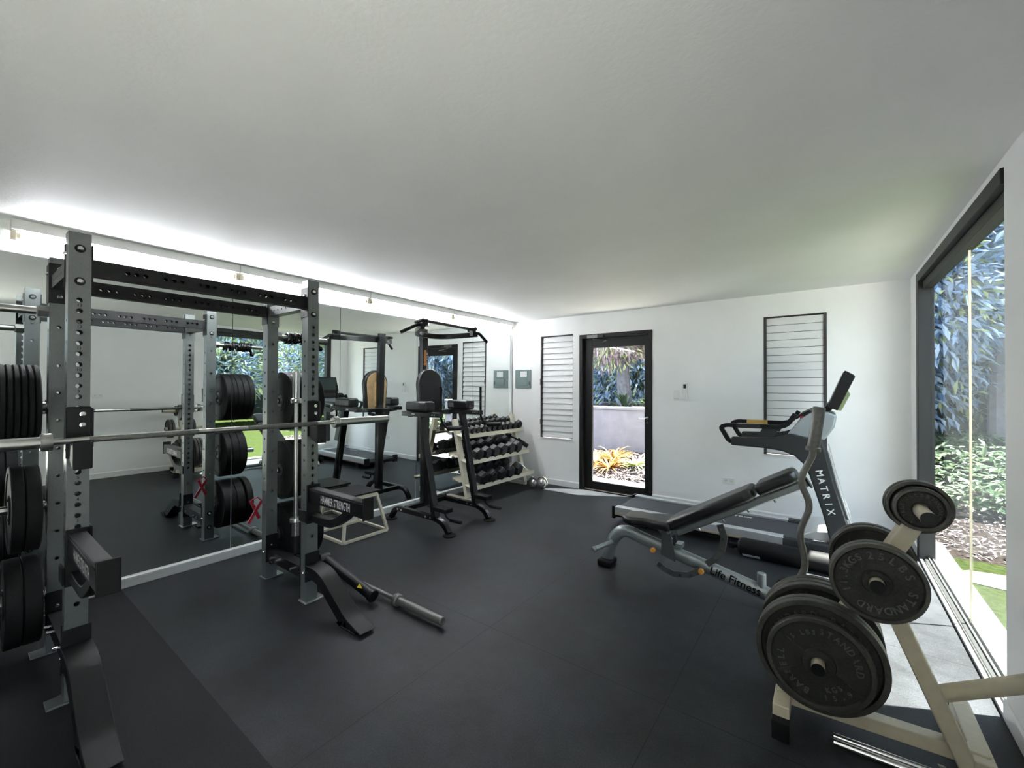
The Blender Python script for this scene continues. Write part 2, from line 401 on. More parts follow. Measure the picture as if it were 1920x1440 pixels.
# ================================================================== SETTING
def plane_with_holes(mb, u0, u1, v0, v1, holes, f, t0, t1):
    """wall slab with rectangular openings, built as boxes; f maps (u,v,t)->xyz"""
    us = sorted({u0, u1, *[h[0] for h in holes], *[h[1] for h in holes]}); vs = sorted({v0, v1, *[h[2] for h in holes], *[h[3] for h in holes]})
    for i in range(len(us)-1):
        j = 0
        while j < len(vs)-1:
            uc = (us[i]+us[i+1])/2
            def inh(k): return any(h[0] < uc < h[1] and h[2] < (vs[k]+vs[k+1])/2 < h[3] for h in holes)
            if inh(j): j += 1; continue
            k = j
            while k+1 < len(vs)-1 and not inh(k+1): k += 1
            mb.box(f(us[i], vs[j], t0), f(us[i+1], vs[k+1], t1)); j = k+1
m = MB(); m.box((0, 0.75, -0.12), (W, L, 0)); struct('floor', m, FLOORM)
m = MB(); m.box((0, YB, -0.12), (W, 0.75, 0.0)); struct('floor', m, FLOORD)
m = MB(); m.box((-0.15, YB-0.15, H), (W+0.2, L+0.2, H+0.18)); struct('ceiling', m, CEIL)
m = MB(); m.box((-0.15, YB-0.15, -0.12), (0, L+0.2, H)); struct('wall_left', m, WALL)
m = MB(); m.box((0, YB-0.15, -0.12), (W+0.2, YB, H)); struct('wall_back', m, WALL)
m = MB(); plane_with_holes(m, 0, W+0.095, -0.12, H, [(1.22, 2.26, 0.0, 2.19), (0.56, 1.11, 0.69, 2.215), (3.49, 4.05, 0.715, 2.225)], lambda u, v, t: (u, t, v), L, L+0.1); struct('wall_front', m, WALL)
m = MB(); plane_with_holes(m, YB, L, -0.12, H, [(2.785, 5.015, 0.0, 2.425), (-1.5, -0.2, 0.0, 2.425)], lambda u, v, t: (t, u, v), W, W+0.095); struct('wall_right', m, WALL)
# baseboards
def bb(name, a, b, n):
    m = MB(); d = Vector(b)-Vector(a); nn = Vector(n)
    prof = [(0, 0), (0.012, 0), (0.012, 0.074), (0.006, 0.085), (0, 0.085)]
    a = Vector(a); b = Vector(b)
    vs = [a+nn*x+Vector((0, 0, z)) for x, z in prof]+[b+nn*x+Vector((0, 0, z)) for x, z in prof]; k = 5
    m.add(vs, [tuple(range(k)), tuple(reversed(range(k, 2*k)))]+[(i, i+k, (i+1) % k+k, (i+1) % k) for i in range(k)])
    struct(name, m, TRIM)
bb('baseboard_front', (0.03, L, 0), (1.22, L, 0), (0, -1, 0)); bb('baseboard_front', (2.26, L, 0), (W, L, 0), (0, -1, 0))
bb('baseboard_right', (W, YB, 0), (W, -1.5, 0), (-1, 0, 0)); bb('baseboard_right', (W, -0.2, 0), (W, 2.785, 0), (-1, 0, 0)); bb('baseboard_right', (W, 5.015, 0), (W, L-0.012, 0), (-1, 0, 0))
bb('baseboard_back', (0, YB, 0), (W-0.012, YB, 0), (0, 1, 0))
m = MB(); m.box((0, YB+0.012, 0), (0.022, L-0.012, 0.055)); m.box((0, YB+0.012, 0.055), (0.03, L-0.012, 0.072)); struct('baseboard_left', m, TRIM, bevel=0.003)
m = MB(); m.box((0, YB, 2.275), (0.012, 5.37, 2.287)); struct('trim_1', m, TRIM)
m = MB(); m.box((0, 5.365, 0.072), (0.03, 5.378, 2.285)); struct('trim_2', m, ALU)

# mirror panels (lean very slightly into the room at the top)
seams = [-1.6, -0.59, 0.42, 1.443, 2.43, 3.45, 4.47, 5.362]
mlab = ['mirror panel at the end of the mirror wall furthest along from the door', 'mirror panel beside the near rack post, away from the door',
        'tall wall mirror panel directly behind the near half of the squat rack', 'tall wall mirror panel behind the far rack post and floor barbell',
        'tall wall mirror panel behind the step box and captain chair', 'tall wall mirror panel behind the captain chair mast and near end of dumbbell rack',
        'last mirror panel in the corner behind the dumbbell rack']
th = math.radians(0.40)
for i in range(7):
    y0, y1 = seams[i]+0.0025, seams[i+1]-0.0025
    m = MB(); z0, z1 = 0.074, 2.272; x0 = 0.004; x1 = 0.004+math.tan(th)*(z1-z0)
    m.add([(x0, y0, z0), (x0, y1, z0), (x1, y1, z1), (x1, y0, z1), (0.0008, y0, z0), (0.0008, y1, z0), (0.0008, y1, z1), (0.0008, y0, z1)],
          [(0, 1, 2, 3), (7, 6, 5, 4), (0, 4, 5, 1), (1, 5, 6, 2), (2, 6, 7, 3), (3, 7, 4, 0)])
    m.m = [0, 1, 1, 1, 1, 1]
    o = obj('mirror_panel', m, [MIRROR, PANELD], loc=(0, y0, z0), smooth=0)
    tag(o, mlab[i], 'mirror', 'mirror panels along the left wall')

# ---- door in the end wall
dr = bpy.data.objects.new('door_1', None); COL.objects.link(dr); dr.location = (1.74, L, 0); tag(dr, 'black framed glass door in the end wall beside the louvre window', 'door', kind='structure')
m = MB(); yf0, yf1 = L-0.012, L+0.099
m.box((1.22, yf0, 0), (1.268, yf1, 2.19)); m.box((2.212, yf0, 0), (2.26, yf1, 2.19)); m.box((1.268, yf0, 2.132), (2.212, yf1, 2.19))
m.box((1.268, L+0.0, 0.0), (2.212, yf1, 0.018)); obj('door_frame', m, BLACKFR, dr, bevel=0.003)
m = MB(); yl0, yl1 = L+0.05, L+0.095
m.box((1.272, yl0, 0.022), (1.39, yl1, 2.128)); m.box((2.14, yl0, 0.022), (2.208, yl1, 2.128)); m.box((1.39, yl0, 2.0), (2.14, yl1, 2.128)); m.box((1.39, yl0, 0.022), (2.14, yl1, 0.125))
lf = obj('door_leaf', m, BLACKFR, dr, bevel=0.003)
m = MB(); m.box((1.385, L+0.07, 0.12), (2.145, L+0.076, 2.005)); obj('glass', m, GLASS, lf, smooth=0)
m = MB(); m.cyl((2.182, L+0.05, 1.05), (2.182, L+0.035, 1.05), 0.024); m.tube([(2.182, L+0.05, 1.05), (2.182, L+0.005, 1.05), (2.165, L-0.002, 1.05), (2.085, L-0.002, 1.045)], 0.008)
m.cyl((2.182, L+0.05, 0.99), (2.182, L+0.038, 0.99), 0.014); obj('handle', m, CHROME, lf)
m = MB(); m.box((1.36, L-0.05, 2.128), (1.52, L-0.0121, 2.172)); m.box((1.52, L-0.046, 2.132), (1.60, L-0.0121, 2.168), 1)
m.cyl((1.45, L-0.03, 2.172), (1.45, L-0.03, 2.188), 0.012); m.cyl((1.45, L-0.03, 2.128), (1.45, L-0.03, 2.112), 0.01)
m.beam((1.45, L-0.03, 2.112), (1.66, L-0.05, 2.085), 0.018, 0.006); m.beam((1.66, L-0.05, 2.085), (1.55, L+0.045, 2.075), 0.014, 0.006)
obj('door_closer', m, [DULLSTEEL, TMGREY], dr, bevel=0.002)
# ---- louvre windows
def louvre(nm, x0, x1, z0, z1, tilt, gap, label):
    r = bpy.data.objects.new(nm, None); COL.objects.link(r); r.location = ((x0+x1)/2, L, z0); tag(r, label, 'window', kind='structure')
    cw = 0.02 if tilt > 5 else 0.026
    m = MB(); m.box((x0+0.001, L-0.006, z0+0.001), (x0+cw, L+0.05, z1-0.001)); m.box((x1-(cw if tilt < 5 else 0.008), L-0.006 if tilt < 5 else L+0.012, z0+0.001), (x1-0.001, L+0.05, z1-0.001))
    m.box((x0+cw, L-0.004, z1-0.010), (x1-0.008, L+0.05, z1-0.001))
    if tilt > 5: m.box((x0+0.002, L-0.02, z0+0.52*(z1-z0)), (x0+0.018, L-0.006, z0+0.58*(z1-z0))); m.box((x0+0.002, L-0.02, z0+0.13*(z1-z0)), (x0+0.018, L-0.006, z0+0.18*(z1-z0)))
    obj('window_frame', m, BRONZE, r)
    m = MB(); p = (z1-z0-0.03)/18; xa, xb = x0+cw+0.001, x1-(cw if tilt < 5 else 0.009)-0.001
    for k in range(18):
        zc = z0+0.015+p*(k+0.5); t = math.radians(tilt); h = (p-gap)/2
        dy, dz = math.sin(t)*h, math.cos(t)*h; yc = L+0.016+abs(dy)
        m.add([(xa, yc-dy-0.003, zc-dz), (xb, yc-dy-0.003, zc-dz), (xb, yc+dy-0.003, zc+dz), (xa, yc+dy-0.003, zc+dz),
               (xa, yc-dy+0.004, zc-dz), (xb, yc-dy+0.004, zc-dz), (xb, yc+dy+0.004, zc+dz), (xa, yc+dy+0.004, zc+dz)],
              [(0,1,2,3), (7,6,5,4), (4,5,1,0), (5,6,2,1), (6,7,3,2), (7,4,0,3)])
    obj('louvre_slat', m, SLAT, r, bevel=0.001)
    m = MB(); m.box((x0+0.001, L+0.056, z0+0.001), (x1-0.001, L+0.06, z1-0.001)); obj('insect_screen', m, BRONZE, r, smooth=0)
    m = MB(); m.box((x0-0.012, L-0.012, z0-0.012), (x1+0.012, L-0.0005, z0)); obj('sill', m, TRIM, r)
louvre('window_2', 0.56, 1.11, 0.69, 2.215, 12, 0.0, 'tall white louvre window between the mirror wall and the door')
louvre('window_3', 3.49, 4.05, 0.715, 2.225, 0, 0.0045, 'closed white louvre window behind the treadmill console')
# ---- big window
wn = bpy.data.objects.new('window_1', None); COL.objects.link(wn); wn.location = (W, 3.9, 0); tag(wn, 'floor to ceiling glass window beside the plate tree', 'window', kind='structure')
ya, yb, zt = 2.786, 5.014, 2.424
m = MB(); m.box((W-0.012, ya, 2.352), (W+0.09, yb, zt)); m.box((W+0.02, ya+0.05, 2.285), (W+0.085, yb-0.1, 2.347))
m.box((W-0.012, yb-0.095, 0), (W+0.09, yb, 2.352)); m.box((W+0.03, ya, 0), (W+0.09, ya+0.03, 2.352))
m.box((W+0.02, ya+0.03, 0.0), (W+0.062, yb-0.095, 0.022)); obj('window_frame', m, WINFR, wn, bevel=0.003)
m = MB(); m.box((W-0.012, ya, 0.0), (W+0.006, yb-0.095, 0.02)); m.box((W+0.044, ya+0.03, 0.022), (W+0.05, yb-0.095, 0.034)); m.box((W+0.07, ya+0.03, 0.0), (W+0.076, yb-0.095, 0.03)); obj('track', m, ALU, wn, bevel=0.001)
for y0, y1 in ((ya+0.03, 3.712), (3.718, yb-0.095)):
    m = MB(); m.box((W+0.064, y0, 0.02), (W+0.070, y1, 2.30)); obj('glass_pane', m, GLASS, wn, smooth=0)
m = MB(); m.box((W+0.062, 3.711, 0.03), (W+0.073, 3.719, 2.29)); obj('glass_joint', m, mat('cream_sealant', (0.6, 0.52, 0.36), 0.5), wn)
m = MB(); m.box((W+0.1, ya-0.3, -0.12), (W+0.135, 5.5, 0.0)); m.box((W+0.139, ya-0.3, -0.12), (W+0.23, 5.6, -0.004)); struct('trim_3', m, GRANITE, bevel=0.002)

wq = bpy.data.objects.new('added_window', None); COL.objects.link(wq); wq.location = (W, -0.85, 0); tag(wq, 'added floor to ceiling window out of view, lets in extra daylight', 'window', kind='structure')  # unseen window added behind the camera to brighten the ceiling
m = MB(); m.box((W-0.012, -1.499, 2.352), (W+0.09, -0.201, zt)); m.box((W-0.012, -0.26, 0), (W+0.09, -0.201, 2.352)); m.box((W-0.012, -1.499, 0), (W+0.09, -1.44, 2.352)); m.box((W-0.012, -1.44, 0), (W+0.09, -0.26, 0.03)); obj('window_frame', m, WINFR, wq, bevel=0.003)
m = MB(); m.box((W+0.064, -1.44, 0.03), (W+0.07, -0.26, 2.352)); obj('glass_pane', m, GLASS, wq, smooth=0)
# ================================================================== CEILING EDGE LIGHTS
lb = [0.22, 1.475, 2.745, 4.02, 5.35]
llab = ['fluorescent batten light above the near rack post, first of the four battens', 'fluorescent batten light above the far rack posts', 'fluorescent batten light between the rack and the captain chair', 'fluorescent batten light in the corner above the dumbbell rack']
for i in range(4):
    y0, y1 = lb[i]+0.004, lb[i+1]-0.004
    t = thing('fluorescent_light', (0.045, (y0+y1)/2, 2.46), llab[i], 'ceiling light', 'fluorescent battens along the top of the mirror wall')
    m = MB(); m.box((0.001, y0, 2.408), (0.088, y1, 2.471)); m.box((0.03, y0, 2.400), (0.06, y1, 2.408)); obj('housing', m, WHITEP, t, bevel=0.002)
    for ys, dd in ((y0, 1), (y1, -1)):
        m = MB(); m.box((0.022, ys, 2.352), (0.068, ys+dd*0.022, 2.40)); m.box((0.03, ys+dd*0.022, 2.36), (0.06, ys+dd*0.04, 2.392)); obj('lamp_socket', m, BEIGE, t, bevel=0.002)
    m = MB(); m.cyl((0.045, y0+0.04, 2.376), (0.045, y1-0.04, 2.376), 0.0135, 14); obj('lamp_tube', m, TUBEM, t)

# ================================================================== SMALL WALL THINGS
t = thing('electrical_panel', (0.24, L, 1.43), 'grey green electrical panel on the end wall near the mirror corner', 'electrical panel')
m = MB(); m.box((0.088, L-0.014, 1.43), (0.384, L-0.0005, 1.717)); obj('cover', m, PANELG, t, bevel=0.002)
m = MB(); m.box((0.16, L-0.022, 1.47), (0.32, L-0.0145, 1.575)); m.box((0.16, L-0.019, 1.582), (0.32, L-0.0145, 1.592)); dd = obj('door', m, PANELG, t, bevel=0.002)
m = MB(); m.box((0.35, L-0.03, 1.485), (0.368, L-0.0145, 1.53)); obj('latch', m, PANELD, t)
m = MB(); m.box((0.185, L-0.016, 1.605), (0.315, L-0.0145, 1.69)); m.box((0.172, L-0.0155, 1.6), (0.182, L-0.0145, 1.695), 1); m.box((0.318, L-0.0155, 1.6), (0.338, L-0.0145, 1.695), 1)
obj('breaker_label', m, [WHITE, PANELD], t)
t = thing('light_switch', (2.555, L, 1.3), 'white light switch on the end wall between glass door and remote', 'light switch')
m = MB(); m.box((2.525, L-0.008, 1.305), (2.592, L-0.0005, 1.418)); obj('plate', m, WHITEP, t, bevel=0.003)
m = MB(); m.box((2.545, L-0.013, 1.335), (2.572, L-0.0085, 1.388)); obj('rocker', m, TRIM, t, bevel=0.002)
t = thing('remote_control', (2.66, L, 1.3), 'white air conditioner remote in a wall holder beside the switch', 'remote control')
m = MB(); m.box((2.632, L-0.028, 1.315), (2.69, L-0.008, 1.50)); obj('body', m, WHITEP, t, bevel=0.005)
m = MB(); m.box((2.645, L-0.0295, 1.435), (2.677, L-0.0282, 1.485)); obj('display', m, DARKSCR, t)
m = MB(); m.box((2.627, L-0.034, 1.30), (2.695, L-0.029, 1.36)); m.box((2.627, L-0.029, 1.30), (2.631, L-0.0005, 1.36)); m.box((2.691, L-0.029, 1.30), (2.695, L-0.0005, 1.36)); m.box((2.627, L-0.034, 1.296), (2.695, L-0.0005, 1.30)); obj('holder', m, TRIM, t)
def outlet(c, ax, label, six=False):
    t = thing('wall_outlet', c, label, 'outlet'); c = Vector(c); ax = Vector(ax); n = Vector((0, -1, 0)) if abs(ax.x) > 0.5 else Vector((-1, 0, 0))
    m = MB(); m.prism([(-0.062, -0.036), (0.062, -0.036), (0.062, 0.036), (-0.062, 0.036)], c+n*0.0005, ax, (0, 0, 1), n, 0.006); obj('plate', m, WHITEP, t, bevel=0.002)
    for s in (-1, 1):
        m = MB()
        for k, (a, b) in enumerate(((-0.008, 0.005), (0.008, 0.005), (0, -0.009))):
            m.prism([(-0.0018, -0.005), (0.0018, -0.005), (0.0018, 0.005), (-0.0018, 0.005)], c+n*0.0066+ax*(s*0.03+a)+Vector((0, 0, b)), ax, (0, 0, 1), n, 0.0008)
        obj('socket', m, DULLSTEEL, t)
outlet((3.14, L, 0.37), (1, 0, 0), 'white double outlet low on the end wall above the treadmill belt')
outlet((W, 1.34, 1.24), (0, 1, 0), 'white outlet on the plain wall, seen only in the mirror')

# ================================================================== POWER RACK
RX0, RX1, RY0, RY1, RT = 0.64, 1.232, 0.365, 1.478, 2.162
PW = 0.076
rack = thing('power_rack', (0.94, 0.92, 0), 'grey steel half rack with black crossbeams standing against the mirror wall', 'power rack')
def perf_face(mb, o, ax, az, n, w, z0, z1, holes, r, mi=0, seg=12):
    """flat strip face of width w from z0..z1 with round holes [z...] centred; holes get square cell"""
    o = Vector(o); ax = Vector(ax); az = Vector(az); c = r*1.7; hs = sorted(h for h in holes if z0+c < h < z1-c)
    zc = z0
    def q(x0, x1, a, b):
        if b-a > 1e-5: mb.add([o+ax*x0+az*a, o+ax*x1+az*a, o+ax*x1+az*b, o+ax*x0+az*b], [(0, 1, 2, 3)], mi)
    for h in hs:
        q(-w/2, w/2, zc, h-c); q(-w/2, -c, h-c, h+c); q(c, w/2, h-c, h+c)
        vs = []; fs = []
        for k in range(seg):
            a = 2*PI*(k+0.5)/seg; cx, cy = math.cos(a), math.sin(a); s = c/max(abs(cx), abs(cy))
            vs.append(o+ax*(cx*s)+az*(h+cy*s)); vs.append(o+ax*(cx*r)+az*(h+cy*r))
        # corners so that outline is an exact square
        for k in range(seg):
            k2 = (k+1) % seg
            a1, a2 = 2*PI*(k+0.5)/seg, 2*PI*(k+1.5)/seg
            cor = None
            for qd in (PI/4, 3*PI/4, 5*PI/4, 7*PI/4):
                if a1 < qd-1e-6 and a2 > qd+1e-6: cor = o+ax*(c*(1 if math.cos(qd) > 0 else -1))+az*(h+c*(1 if math.sin(qd) > 0 else -1))
            if cor is not None:
                vs.append(cor); fs.append((2*k, len(vs)-1, 2*k2, 2*k2+1, 2*k+1))
            else: fs.append((2*k, 2*k2, 2*k2+1, 2*k+1))
        mb.add(vs, fs, mi)
        # hole wall thickness
        t = 0.005; vs = []
        for k in range(seg):
            a = 2*PI*(k+0.5)/seg; p = o+ax*(math.cos(a)*r)+az*(h+math.sin(a)*r); vs += [p, p-Vector(n)*t]
        mb.add(vs, [(2*k, 2*((k+1) % seg), 2*((k+1) % seg)+1, 2*k+1) for k in range(seg)], mi)
        zc = h+c
    q(-w/2, w/2, zc, z1)
def perf_tube(mb, base, az, ax, ay, wx, wy, z0, z1, hx, rx, hy, ry):
    """box tube along az; hx: holes on the +-ax faces, hy on +-ay faces"""
    base = Vector(base); ax = Vector(ax); ay = Vector(ay); az = Vector(az)
    perf_face(mb, base+ax*(wx/2), ay, az, ax, wy, z0, z1, hx, rx); perf_face(mb, base-ax*(wx/2), -ay, az, -ax, wy, z0, z1, hx, rx)
    perf_face(mb, base+ay*(wy/2), -ax, az, ay, wx, z0, z1, hy, ry); perf_face(mb, base-ay*(wy/2), ax, az, -ay, wx, z0, z1, hy, ry)
    for z in (z0, z1): mb.add([base+ax*(sx*wx/2)+ay*(sy*wy/2)+az*z for sx, sy in ((-1,-1),(1,-1),(1,1),(-1,1))], [(0,1,2,3)])
fh = [1.848-0.05*k for k in range(0, 26)]; fh.append(0.44)
bh = [1.77, 1.56, 1.41, 1.26, 1.107, 0.957, 0.807, 0.657, 0.507]
sh = [0.55+0.1002*k for k in range(13)]
for X in (RX0, RX1):
    for Y in (RY0, RY1):
        m = MB(); m.mi = 0
        perf_tube(m, (X, Y, 0), (0, 0, 1), (1, 0, 0), (0, 1, 0), PW, PW, 0.008, RT if X == RX1 else RT-0.014, fh if X == RX1 else bh, 0.0115 if X == RX1 else 0.009, sh, 0.009)
        po = obj('post', m, [RACKG], rack)
        if X == RX1:
            for k in range(12):
                z = 0.723+0.1*k; m = MB()
                put_text(m, str(k+2), 0.018, (X+PW/2+0.0006, Y, z), (0, 1, 0), (1, 0, 0), 0.0)
                obj('height_number', m, BLACK, po, smooth=0)
        m = MB(); m.box((X-0.05, Y-0.05, 0), (X+0.05, Y+0.05, 0.008)); m.box((X-PW/2-0.002, Y-0.095 if Y < 1 else Y+0.035, 0), (X+PW/2+0.01, Y-0.035 if Y < 1 else Y+0.085, 0.010)); obj('base_plate', m, STEEL if (X == RX1 and Y > 1) else RACKG, po, bevel=0.002)
        bl_ = []
        for z in (2.087, 1.935) + ((0.237,) if X == RX1 else (0.25, 0.12)):
            for sx in (1, -1):
                if sx == -1 and X == RX1: continue
                m = MB(); m.lathe([(0.019, 0), (0.019, 0.004), (0.0, 0.004)], (X+sx*PW/2, Y, z), (sx, 0, 0), 18, 0)
                m.lathe([(0.0105, 0.003), (0.0105, 0.011), (0.007, 0.014), (0, 0.014)], (X+sx*PW/2, Y, z), (sx, 0, 0), 12, 1); bl_.append(m)
        for z in ((1.90, 1.40, 1.30, 0.62) if X == RX0 else (2.08, 1.95, 0.25, 0.14)):
            m = MB(); m.lathe([(0.009, 0), (0.009, 0.008), (0.005, 0.014), (0, 0.014)], (X-PW/2*1.0, Y, z), (-1, 0, 0), 8, 1); bl_.append(m)
        for z in (2.06, 0.20):
            m = MB(); m.lathe([(0.009, 0), (0.009, 0.008), (0.005, 0.014), (0, 0.014)], (X+0.01, Y-PW/2, z), (0, -1, 0), 8, 1); bl_.append(m)
        each('bolt', bl_, [BLACK, CHROME], po)
# top crossbeams along the wall
for X in (RX1-0.0, RX0):
    m = MB(); hl = []
    y = 0.16
    while y < 0.98:
        hl += [y-0.035, y, y+0.035]; y += 0.152
    perf_tube(m, (X, RY0+PW/2+0.006, 2.010), (0, 1, 0), (1, 0, 0), (0, 0, 1), 0.062, 0.076, 0.0, RY1-RY0-PW-0.012, [h for h in hl], 0.0105, [], 0.006)
    m.box((X-0.045, RY0+PW/2, 1.915), (X+0.045, RY0+PW/2+0.006, 2.11)); m.box((X-0.045, RY1-PW/2-0.006, 1.915), (X+0.045, RY1-PW/2, 2.11))
    obj('crossbeam', m, RACKB, rack)
for Y in (RY0, RY1):
    m = MB(); perf_tube(m, (RX0+PW/2+0.007, Y, 2.012), (1, 0, 0), (0, 1, 0), (0, 0, 1), 0.062, 0.07, 0, RX1-RX0-PW-0.014, [0.08+0.06*k for k in range(7)], 0.007, [], 0.006)
    m.box((RX0+PW/2, Y-0.042, 1.90), (RX0+PW/2+0.007, Y+0.042, 2.115)); m.box((RX1-PW/2-0.007, Y-0.042, 1.90), (RX1-PW/2, Y+0.042, 2.115))
    m.box((RX0-PW/2-0.004, Y-0.042, 2.01-0.11), (RX0+PW/2+0.002, Y-0.0385, 2.11)); m.box((RX0-PW/2-0.004, Y+0.0385, 1.90), (RX0+PW/2+0.002, Y+0.042, 2.11))
    obj('top_side_beam', m, RACKB if Y < 1 else [RACKG], rack)
    m = MB(); m.box((RX0+PW/2+0.006, Y-0.036, 0.15), (RX1-PW/2-0.006, Y+0.036, 0.225)); m.box((RX0+PW/2, Y-0.042, 0.13), (RX0+PW/2+0.006, Y+0.042, 0.33)); m.box((RX1-PW/2-0.006, Y-0.042, 0.10), (RX1-PW/2, Y+0.042, 0.33))
    m.box((RX0+PW/2+0.001, Y-0.042, 0.25), (RX0+PW/2+0.0, Y+0.042, 0.33))
    bsb = obj('bottom_side_beam', m, RACKB, rack, bevel=0.002)
    each('bolt', [MB().cyl((x, Y-0.036, 0.185), (x, Y-0.056, 0.185), 0.009, 8) for x in (0.78, 0.86, 1.08)], CHROME, bsb)
    # curved front foot
    pts = smooth_path([(RX1+PW/2+0.006, Y, 0.225), (RX1+0.20, Y, 0.225), (RX1+0.50, Y, 0.030), (RX1+0.60, Y, 0.006)], 0.12, 7)
    m = MB(); m.rsweep(pts[:-1]+[V(RX1+0.53, Y, 0.012)], 0.105, 0.075, (0, 1, 0)); 
    m.box((RX1+0.47, Y-0.056, 0.0), (RX1+0.62, Y+0.056, 0.012)); m.box((RX1+PW/2, Y-0.05, 0.145), (RX1+PW/2+0.006, Y+0.05, 0.335))
    ft = obj('front_foot', m, RACKB, rack, bevel=0.003)
# j hooks
for Y, s in ((RY0, 1), (RY1, 1)):
    m = MB(); x = RX1+PW/2
    m.box((x+0.001, Y-0.042, 1.115), (x+0.012, Y+0.042, 1.352)); m.box((x-PW*0.7, Y+s*0.0395, 1.16), (x+0.012, Y+s*0.05, 1.345))
    m.prism([(0.012, 1.115), (0.105, 1.075), (0.118, 1.075), (0.118, 1.199), (0.100, 1.199), (0.094, 1.186), (0.03, 1.188), (0.012, 1.21)], (x, Y-0.032, 0), (1, 0, 0), (0, 0, 1), (0, 1, 0), 0.064)
    jh = obj('j_hook', m, BLACK, rack, bevel=0.008, seg=3)
    each('steel_pin', [MB().lathe([(0.0, 0.012), (0.011, 0.012), (0.011, 0.016), (0.0, 0.019)], (x, Y+0.012, z), (1, 0, 0), 12) for z in (1.318, 1.268)], CHROME, jh)
# spotter arms with lettering
for Y, s in ((RY0, 0), (RY1, 1)):
    x0 = RX1+PW/2; x1 = 1.905; ya_ = Y-0.036; yb_ = Y+0.036
    m = MB(); m.box((x0+0.004, ya_+0.004, 0.678), (x1-0.012, yb_-0.004, 0.762)); m.box((x0+0.004, ya_+0.006, 0.762), (x1-0.012, yb_-0.006, 0.772), 1)
    m.box((x1-0.012, ya_, 0.668), (x1, yb_, 0.800))
    pts = smooth_path([(x0+0.004, Y, 0.572), (x0+0.27, Y, 0.572), (x0+0.41, Y, 0.65), (x0+0.47, Y, 0.70)], 0.07, 6)
    m.rsweep(pts, 0.05, 0.05, (0, 1, 0))
    m.box((x0, Y-0.042, 0.53), (x0+0.01, Y+0.042, 0.79)); m.box((x0-PW-0.01, Y-0.05, 0.54), (x0+0.01, Y-0.04, 0.62)); m.box((x0-PW-0.01, Y+0.04, 0.54), (x0+0.01, Y+0.05, 0.79))
    ar = obj('spotter_arm', m, [BLACK, TMGREY], rack, bevel=0.004)
    m = MB()
    fit_text(m, 'HAMMER STRENGTH', 0.33, 0.052, (1.60, ya_+0.0034, 0.720), (1, 0, 0), (0, -1, 0), 0.0004)
    obj('lettering', m, WHITE, ar, smooth=0)
# weight horns
HZ = [1.335, 0.80, 0.315]
for Y, d in ((RY0-PW/2, -1), (RY1+PW/2, 1)):
    for z in HZ:
        m = MB(); m.cyl((RX0, Y, z), (RX0, Y+d*0.345, z), 0.0245, 20); m.lathe([(0.0, 0), (0.04, 0), (0.04, 0.006), (0.026, 0.006)], (RX0, Y, z), (0, d, 0), 20)
        obj('weight_horn', m, CHROME, rack, bevel=0.002)
# top storage pegs (tube towards the camera side, and one on the far side)
m = MB(); m.cyl((RX0, RY0-PW/2-0.04, 1.853), (RX0, -0.35, 1.853), 0.021, 16); m.lathe([(0, 0), (0.034, 0), (0.034, 0.04), (0.024, 0.045)], (RX0, RY0-PW/2, 1.853), (0, -1, 0), 6, 0)
obj('storage_peg', m, STEEL, rack)
m = MB(); m.cyl((RX0, RY1+PW/2+0.03, 1.835), (RX0, 1.93, 1.835), 0.017, 16); m.lathe([(0, 0), (0.034, 0), (0.034, 0.035), (0.02, 0.04)], (RX0, RY1+PW/2, 1.835), (0, 1, 0), 6, 0)
obj('storage_peg', m, STEEL, rack)
# vertical bar holder on far bottom beam
m = MB(); m.lathe([(0, 0), (0.034, 0), (0.034, 0.12), (0.029, 0.12), (0.029, 0.01), (0, 0.01)], (0.885, RY1+0.078, 0.222), (0, 0, 1), 20); m.box((0.845, RY1+0.036, 0.205), (0.925, RY1+0.115, 0.222)); obj('bar_holder', m, BLACK, rack)

# chain collars hanging on the far storage peg
rnd = random.Random(3)
m = MB()
for k in range(13):
    y = 1.60+k*0.019; a = rnd.uniform(0, PI)
    c = V(RX0, y, 1.835); R = 0.03+rnd.uniform(-0.002, 0.004)
    u = V(1, 0.25*math.sin(a), 0); wv = V(0, 0.3*math.cos(a), 1)
    pts = [c+u*(R*math.cos(2*PI*j/14))+wv*(R*math.sin(2*PI*j/14)*1.25-0.006) for j in range(15)]
    m.tube(pts, 0.0085, 8)
m.tube([(RX0+0.02, 1.83, 1.81), (RX0+0.03, 1.85, 1.77)], 0.012); m.sphere((RX0+0.035, 1.855, 1.762), 0.022, 10)
o = obj('chain_strap', m, BLACKG, loc=(RX0, 1.72, 1.83)); tag(o, 'black chain strap bunched on the upper peg of the far rack post', 'chain strap')
# red resistance clips hanging at the back
m = MB(); m.beam((RX0-0.06, 1.445, 0.575), (RX0-0.06, 1.355, 0.42), 0.012, 0.02); m.beam((RX0-0.075, 1.375, 0.585), (RX0-0.075, 1.435, 0.44), 0.012, 0.02)
m.tube([(RX0-0.06, 1.445, 0.575), (RX0-0.065, 1.42, 0.605), (RX0-0.075, 1.375, 0.585)], 0.005, 8)
o = obj('spring_clip', m, RED, loc=(RX0-0.06, 1.40, 0.5)); tag(o, 'red collar clip with two long handles hooked behind the far rack post', 'collar clip')

